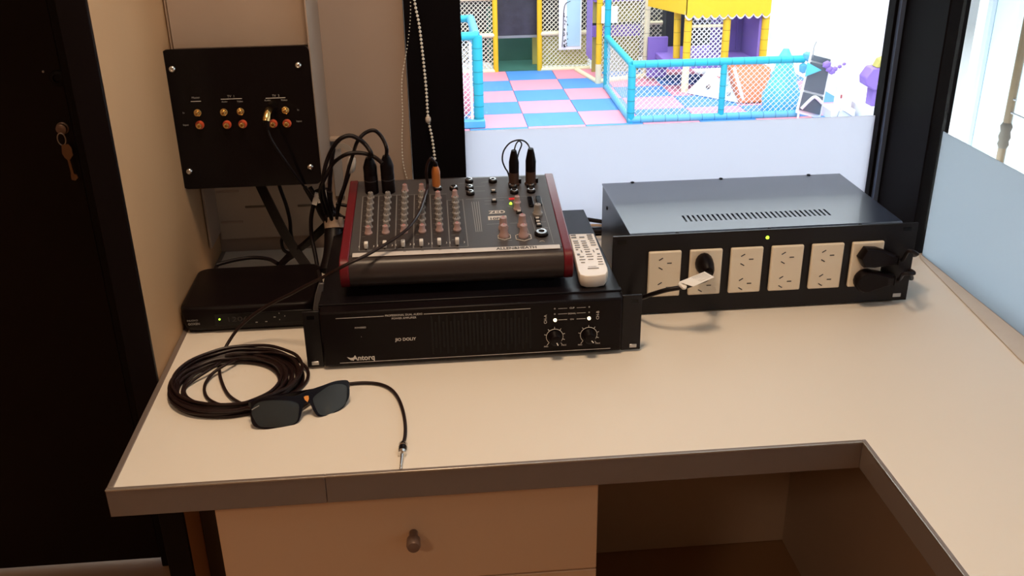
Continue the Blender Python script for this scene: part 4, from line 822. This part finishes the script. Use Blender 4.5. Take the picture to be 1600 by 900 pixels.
net(tw, (tx0, 18.55, G+.1), (tx1-tx0, .35, 0), (0, 0, 1), tx1-tx0, 2.4, .10, .011)
B(tx0+.05, tx1, 19.6, 19.65, G, G+.75).build('olive_panel', 'olive', tw); B(tx0+.05, tx1, 19.5, 19.6, G+.78, G+1.0).build('purple_shelf', 'purp', tw); B(tx0+.05, tx1, 19.6, 19.65, G+1.05, G+1.5).build('olive_panel', 'olive', tw); B(tx0+.05, tx1, 19.4, 19.6, G+1.5, G+1.72).build('purple_shelf', 'purp', tw); B(tx0+.05, tx1, 19.6, 19.65, G+1.8, -.9).build('olive_panel', 'olive', tw); B(tx0+.05, tx1, 19.35, 19.6, G+2.35, G+2.6).build('purple_shelf', 'purp', tw)
s0 = (3.8966,18.35,-2.2617); B(s0[0]-.05, s0[0]+.27, 18.35, 18.37, s0[2]-.2, s0[2]+.12).build('white_sign', 'posterw', tw)
tx2 = (5.3221,18.9,-2.8925)[0]
net(tw, (tx1, 19.45, G+.1), (1, 0, 0), (0, 0, 1), tx2-tx1, 2.4, .10, .009); post((tx1, 19.4, G+1.05), (tx2, 19.4, G+1.05), .04, 'creamf', tw, 'rail'); post((tx1, 19.4, G+.1), (tx2, 19.4, G+.1), .04, 'creamf', tw, 'rail')
# play house with scalloped awning
ph = thing('play_house', 'purple and yellow play house with a scalloped yellow awning', 'play house', (6.2, 17.9, G))
YH = 17.5
hx = [(5.3607,17.5,-2.6528)[0], (6.1104,17.5,-2.6755)[0], (6.8654,17.5,-2.6983)[0]]; hz = (6.0937,17.5,-3.1128)[2]; ha = (5.9017,17.5,-2.2165)[2]
for x in hx: post((x, YH, hz), (x, YH, ha+.1), .075, 'yel', ph, rings=5)
post((hx[0], YH, G), (hx[0], YH, hz), .075, 'creamf', ph)
post(((5.3156,17.9,-2.7203)[0]-.02, 18.0, hz), ((5.2902,17.9,-2.7195)[0]-.02, 18.0, ha+.1), .07, 'yel', ph, rings=4)
B(hx[0]-.35, hx[2]+.05, YH-.03, 19.3, hz-.12, hz).build('platform', 'purp', ph, .02)
B(hx[1], hx[2], 18.5, 18.54, hz, ha+.15).build('purple_back', 'purp', ph); B(hx[0]-.5, hx[0]-.1, 18.6, 18.7, hz-.5, hz+.3).build('purple_slide_edge', 'purp', ph)
for x in (.35, .68): B(hx[1]+(hx[2]-hx[1])*x, hx[1]+(hx[2]-hx[1])*x+.02, 18.44, 18.5, hz+.05, ha).build('curtain_fold', 'purp', ph)
B(hx[2]-.12, hx[2]-.02, YH, 18.5, hz, ha+.1).build('purple_cheek', 'purp', ph)
B(hx[0], hx[1], 19.2, 19.25, hz, ha+.3).build('backdrop', 'netb', ph); net(ph, (hx[0], YH+.02, hz), (1, 0, 0), (0, 0, 1), hx[1]-hx[0], ha-hz+.1, .095, .012, 'netw')
post((hx[0], YH+.02, ha-.22), (hx[1], YH+.02, ha-.22), .03, 'creamf', ph, 'rail')
def scallop(x0_, x1_, y_, z_, nn, m, parent, d=.02, hh=.16, name='awning_valance'):
    P = [(x0_, z_+hh), (x0_, z_)]
    for i in range(nn):
        for t in range(1, 7): P.append((x0_+(x1_-x0_)*(i+t/6)/nn, z_-.07*math.sin(PI*t/6)))
    P.append((x1_, z_+hh)); return MB().prism(P, y_, y_+d, lambda u, v, q: Vector((u, q, v))).build(name, m, parent)
ax0, ax1 = (5.2684,17.4,-2.1605)[0], (6.8973,17.4,-2.2061)[0]
scallop(ax0, ax1, YH-.14, ha+.02, 10, 'yel', ph, hh=.34); scallop(ax0-.01, ax1+.01, YH-.12, ha-.015, 10, 'posterw', ph, hh=.1)
MB().loft([[Vector((ax0, YH-.14, ha+.36)), Vector((ax1, YH-.14, ha+.36)), Vector((ax1, 18.3, ha+.62)), Vector((ax0-.4, 18.3, ha+.62))], [Vector((ax0, YH-.14, ha+.33)), Vector((ax1, YH-.14, ha+.33)), Vector((ax1, 18.3, ha+.59)), Vector((ax0-.4, 18.3, ha+.59))]]).build('awning_roof', 'slide', ph)
MB().loft([[Vector((ax0, YH-.14, ha+.02)), Vector((ax0, YH-.14, ha+.36)), Vector((ax0-.45, 18.6, ha+.36)), Vector((ax0-.45, 18.6, ha+.02))], [Vector((ax0+.02, YH-.14, ha+.02)), Vector((ax0+.02, YH-.14, ha+.36)), Vector((ax0-.43, 18.6, ha+.36)), Vector((ax0-.43, 18.6, ha+.02))]]).build('awning_side', 'yel', ph)
# climbing board, orange and blue soft shapes
cbd = thing('climbing_board', 'white sloping climbing board with small holds beside the play house', 'climbing board', (6, 17.2, G))
P = [Vector(p) for p in ((5.3657,17.2828,-3.66), (6.1538,16.3259,-3.66), (5.9402,16.3545,-3), (5.7426,16.3294,-3))]
P = [Vector((P[0].x, P[0].y, G+.05)), Vector((P[1].x, P[1].y, G+.05)), Vector((6.15, 17.30, hz-.14)), Vector((5.72, 17.30, hz-.14))]
MB().loft([P, [p+Vector((0, .06, -.03)) for p in P]]).build('board', 'slide', cbd)
n_ = (P[1]-P[0]).cross(P[3]-P[0]).normalized(); n_ = n_ if n_.y < 0 else -n_
for u, v, m in ((.35, .35, 'knobd'), (.55, .7, 'cap'), (.75, .45, 'turq'), (.4, .6, 'cap'), (.8, .2, 'hgrey')):
    c = P[0].lerp(P[1], u).lerp(P[3].lerp(P[2], u), v); MB().lathe(c, n_, [(0, .06), (.04, .05), (.06, .02)], 8).build('climbing_hold', m, cbd)
ow = tag(MB().loft([[Vector(p) for p in ((6.0961,16.3347,-3.66), (6.6467,16.3516,-3.66), (6.8013,16.75,-3.108), (6.0178,16.75,-3.0823))], [Vector(p)+Vector((0, .35, 0)) for p in ((6.0961,16.3347,-3.66), (6.6467,16.3516,-3.66), (6.8013,16.75,-3.108), (6.0178,16.75,-3.0823))]]).build('soft_wedge', 'orangev', bevel=.03), 'orange padded wedge behind the netted blue fence', 'soft play block')
tag(MB().tube([(5.9667,16.4,-3.01), (6.217,16.4,-3.704)], .03, 8, 1).build('white_strap', 'posterw'), 'thin white bar along the left edge of the orange wedge', 'bar')
bl = MB(); cc = Vector((6.7367,15.9337,-3.705)); bl.lathe(cc, Z3, [(0, .32), (.25, .36), (.5, .26), (.8, .16), (.95, .13), (1.1, .05)], 12)
tag(bl.build('soft_toy_cone', 'lblue'), 'sky blue rounded soft play shape behind the right end of the fence', 'soft play block')
# turquoise fence
fn = thing('play_fence', 'turquoise foam-covered fence with white netting around the soft play corner', 'fence', (5.2, 15.35, G))
fc0 = Vector((3.86, 15.36, G)); fe = Vector((6.86, 15.36, G)); rt = (3.8161,15.36,-2.6757)[2]; fr = Vector((3.93, 18.0, G)); fm = (5.4569,15.36,-3.2698)[0]
def up(v, z): return Vector((v.x, v.y, z))
post(fc0, up(fc0, rt), .068, 'turq', fn, rings=5); post(Vector((fm, 15.36, G)), Vector((fm, 15.36, rt)), .055, 'turq', fn, rings=5)
post(up(fc0, rt), up(fe, rt), .065, 'turq', fn, 'rail', rings=14); post(up(fc0, G+.07)+Vector((-.05, 0, 0)), up(fe, G+.07), .07, 'turql', fn, 'rail', rings=14)
ft = Vector((3.9082,18,-2.6949)); fr = Vector((ft.x, 18.0, G)); ft = Vector((ft.x, 18.0, -.9))
post(fr, ft, .062, 'turq', fn, 'tall_post', rings=9); post(up(fr, rt), up(fc0, rt), .06, 'turq', fn, 'rail'); post(up(fr, G+.07), up(fc0, G+.07), .06, 'turql', fn, 'rail')
net(fn, up(fc0, G+.1), (1, 0, 0), (0, 0, 1), fe.x-fc0.x, rt-G-.1, .098, .0046, 'netw')
net(fn, up(fc0, G+.1), (fr.x-fc0.x, fr.y-fc0.y, 0), (0, 0, 1), (up(fr, 0)-up(fc0, 0)).length, rt-G-.1, .16, .0022, 'netw')
fb = MB(); c = up(fe, rt); 
for i in range(5): fb.sphere(c+Vector((random.random()*.14-.02, -.03, random.random()*.3-.22)), .07+.03*random.random(), 6)
tag(fb.build('ribbon_bow', 'turql'), 'crumpled blue ribbon tied to the right end of the fence', 'ribbon')
# left fence panel
lf = thing('play_gate', 'turquoise framed net gate cut off by the left edge of the window', 'gate', (.9, 15.4, G))
lx = (1.2403,15.45,-2.814)[0]; lt = (1.2389,15.45,-2.1338)[2]
post((lx, 15.45, G), (lx, 15.45, lt), .085, 'turq', lf, rings=8); post((lx+.02, 15.45, lt), (-1.4, 15.45, lt), .07, 'turq', lf, 'rail')
post((lx-.02, 15.48, lt), ((1.2213,17.2,-2.0974)[0], 17.2, (1.2206,17.2,-2.1201)[2]), .075, 'turql', lf, 'rail'); post(((1.2213,17.2,-2.0974)[0], 17.2, (1.2206,17.2,-2.1201)[2]), (-1.0, 17.2, (1.2206,17.2,-2.1201)[2]), .065, 'turq', lf, 'rail'); post(((1.2213,17.2,-2.0974)[0], 17.2, G), ((1.2213,17.2,-2.0974)[0], 17.2, (1.2206,17.2,-2.1201)[2]), .035, 'turql', lf)
B(-1.4, lx+.10, 15.33, 15.5, G+.03, G+.17).build('base_block', 'turql', lf, .02)
net(lf, (-1.4, 15.47, G+.1), (1, 0, 0), (0, 0, 1), lx+1.4, lt-G-.1, .088, .008, 'netw'); B(lx-.14, lx-.10, 15.42, 15.44, G+.17, lt-.1).build('white_lacing', 'posterw', lf)
tag(MB().sphere((lx-.45, 16.1, G+.42), .42, 14).build('soft_ball', 'mpink'), 'pink soft play ball behind the net gate', 'ball')
# slate standing banner with purple ribbon
bn = thing('standing_board', 'white framed standing board with slate grey panels right of the fence', 'board', (7.1, 15.2, G))
bx = [(6.9369,15.2,-2.5832),(7.2615,15.2,-2.6693),(7.1787,15.2,-3.6775),(6.7992,15.2,-3.5726)]; bx = [Vector(p) for p in bx]
def quad(a_, b_, c_, d_, th=.03): return MB().loft([[a_, b_, c_, d_], [p+Vector((0, th, 0)) for p in (a_, b_, c_, d_)]])
def bl_(s, t): return bx[0].lerp(bx[1], s).lerp(bx[3].lerp(bx[2], s), t)
zlow = G-bx[2].z
for t0, t1 in ((0, .09), (.12, .60), (.64, .95)): quad(bl_(0, t0), bl_(1, t0), bl_(1, t1), bl_(0, t1)).build('slate_panel', 'mirror', bn)
quad(bl_(-.1, -.03), bl_(1.1, -.03), bl_(1.1, 1.02), bl_(-.1, 1.02), .02).build('white_frame', 'posterw', bn).location += Vector((0, .035, 0))
for s in (0.02, .98): post(bl_(s, 1.0)+Vector((0, .03, 0)), up(bl_(s, 1.0)+Vector((0, .03, 0)), G), .02, 'posterw', bn, 'leg')
mb = MB(); mb.tube([bl_(.05, .92), bl_(.4, .72), bl_(.6, .67), bl_(.98, .74)], .03, 5, 4); o = mb.build('arch_print', 'posterw', bn); o.location += Vector((0, -.02, 0))
MB().tube([(6.9419,15.2,-2.6266), (6.9443,15.2,-2.4545), (6.9778,15.2,-2.3593)], .008, 5, 4).build('wire_hook', 'hgrey', bn)
mb = MB(); 
for p, r in zip([(7.1623,15.1,-2.7331),(7.2167,15.1,-2.8108),(7.2672,15.1,-2.856),(7.3069,15.1,-2.8138),(7.3917,15.1,-2.7731),(7.465,15.1,-2.7322)], (.07, .06, .055, .05, .035, .03)): mb.sphere(p, r, 6, (1.2, .6, 1))
tag(mb.build('ribbon_bow', 'purp'), 'purple ribbon bow tied beside the slate grey board', 'ribbon')
mb = MB(); p = (6.9685,15.12,-2.8284); mb.loft([[Vector(p)+Vector((-.14, 0, .14)), Vector(p)+Vector((.12, 0, 0)), Vector(p)+Vector((-.15, 0, -.1))], [Vector(p)+Vector((-.14, .02, .14)), Vector(p)+Vector((.12, .02, 0)), Vector(p)+Vector((-.15, .02, -.1))]]); tag(mb.build('paper_pennant', 'lblue'), 'small light blue pennant pinned on the slate board', 'pennant')
# ride machine at the right edge
rm = thing('coin_ride', 'purple-headed white coin ride at the right edge of the window', 'game machine', (8.05, 15, G))
p = Vector((7.9138,14.9,-2.9446)); mb = MB(); mb.loft([[p+Vector((-.12, y, .0)), p+Vector((-.02, y, .16)), p+Vector((.22, y, .18)), p+Vector((.24, y, -.18)), p+Vector((.06, y, -.22)), p+Vector((-.10, y, -.13))] for y in (0, .3)]); mb.build('head', 'purp', rm, .02)
mb = MB(); mb.loft([[p+Vector((.04, y, .17)), p+Vector((.10, y, .30)), p+Vector((.22, y, .34)), p+Vector((.24, y, .18))] for y in (0, .2)]); mb.build('green_crest', 'olive', rm, .01)
B(p.x+.06, p.x+.24, 14.95, 15.2, p.z-.5, p.z-.19).build('purple_column', 'purp', rm, .01); B(p.x-.1, p.x+.35, 14.9, 15.4, G, p.z-.5).build('cabinet', 'posterw', rm, .01)
for dx_, dz_ in ((.10, -.01), (.12, .08), (.09, -.10)): B(p.x+dx_, p.x+dx_+.07, 14.88, 14.9, p.z+dz_-.03, p.z+dz_+.03).build('white_button', 'posterw', rm, .01)
wc = thing('white_counter', 'white low counter with a small red mark, left of the coin ride', 'counter', (7.6, 15, G))
q = Vector((7.6501,15,-3.5096)); B(q.x-.35, q.x+.08, 15.0, 15.5, G, q.z+.0).build('body', 'posterw', wc, .01)
u = Vector((7.5291,14.99,-3.3133)); B(q.x-.12, q.x+.08, 15.2, 15.5, q.z, u.z+.12).build('upstand', 'posterw', wc, .01); B(u.x-.015, u.x+.01, 15.185, 15.198, u.z-.03, u.z+.03).build('red_mark', 'cap', wc)
mb = MB(); a_ = Vector((7.3895,14.98,-3.6747)); mb.tube([a_, a_+Vector((.05, 0, .2)), a_+Vector((.28, 0, .06))], .006, 5, 1); mb.build('outline', 'hgrey', wc)
# shadow side wall piece behind play house
st(B(8.9, 9.0, 15.0, 24, G, 2.3).build('wall_hall_partition', 'hallw'))
# right of the booth: corridor wall with a brown pole
st(B(2.35, 2.42, -3.2, 2.4, G, 2.3).build('wall_corridor', 'hallw'))
pc = Vector((1.95,1.469,0.1078)); 
pf = thing('wall_pilaster', 'pale blue upright panel strip on the corridor wall beside the pole', 'panel', (2.3, 1.9, G))
for (u0_, u1_) in ((0, 0),): 
    A0 = Vector((2.3,2.1973,-0.2941)); A1 = Vector((2.3,2.1201,-0.2723)); B(2.29, 2.345, A0.y-.13, A0.y, G, 2.2).build('upright', 'skin', pf, .004)
    B(2.27, 2.289, A0.y-.012, A0.y+.012, G, 2.2).build('edge_bead', 'slide', pf, .003)
po = thing('brown_pole', 'brown bamboo-like pole with grey wrap beyond the right window', 'pole', (pc.x, pc.y, G))
MB().cyl((pc.x, pc.y, G), (pc.x, pc.y, 2.2), .0105, .0105, 12).build('shaft', 'pole', po)
wz = (1.95,1.4827,-0.0556); mb = MB(); mb.lathe((pc.x, pc.y, wz[2]-.03), Z3, [(0, .011), (.01, .0155), (.02, .013), (.03, .0165), (.045, .013), (.06, .0165), (.07, .011)], 8); mb.build('grey_wrap', mat('wrap', (.07, .055, .04), .8), po)
for v_, l_ in (((1.95,1.4818,0.0137), .5), ((1.95,1.4725,0.0489), .02)): MB().cyl((pc.x, pc.y, v_[2]), (pc.x, pc.y-l_, v_[2]+.001), .0028, .0028, 8).build('side_rod', 'hgrey', po)

flush_text()
# room lamp body on the ceiling, around the light
lp = thing('ceiling_lamp', 'round flush ceiling lamp above the worktop, out of the picture', 'lamp', (.38, -.12, 1.68))
MB().lathe((.38, -.12, 1.718), (0, 0, -1), [(0, .22), (.010, .22), (.014, .20)], 24).build('rim', 'white', lp)
# ------------------------------------------------------------------ lift the whole place so that the floor is at z = 0
for o in bpy.data.objects:
    if o.parent is None and o.type in ('MESH', 'EMPTY'): o.location.z += DESK_Z
    if 'base' in o: del o['base']
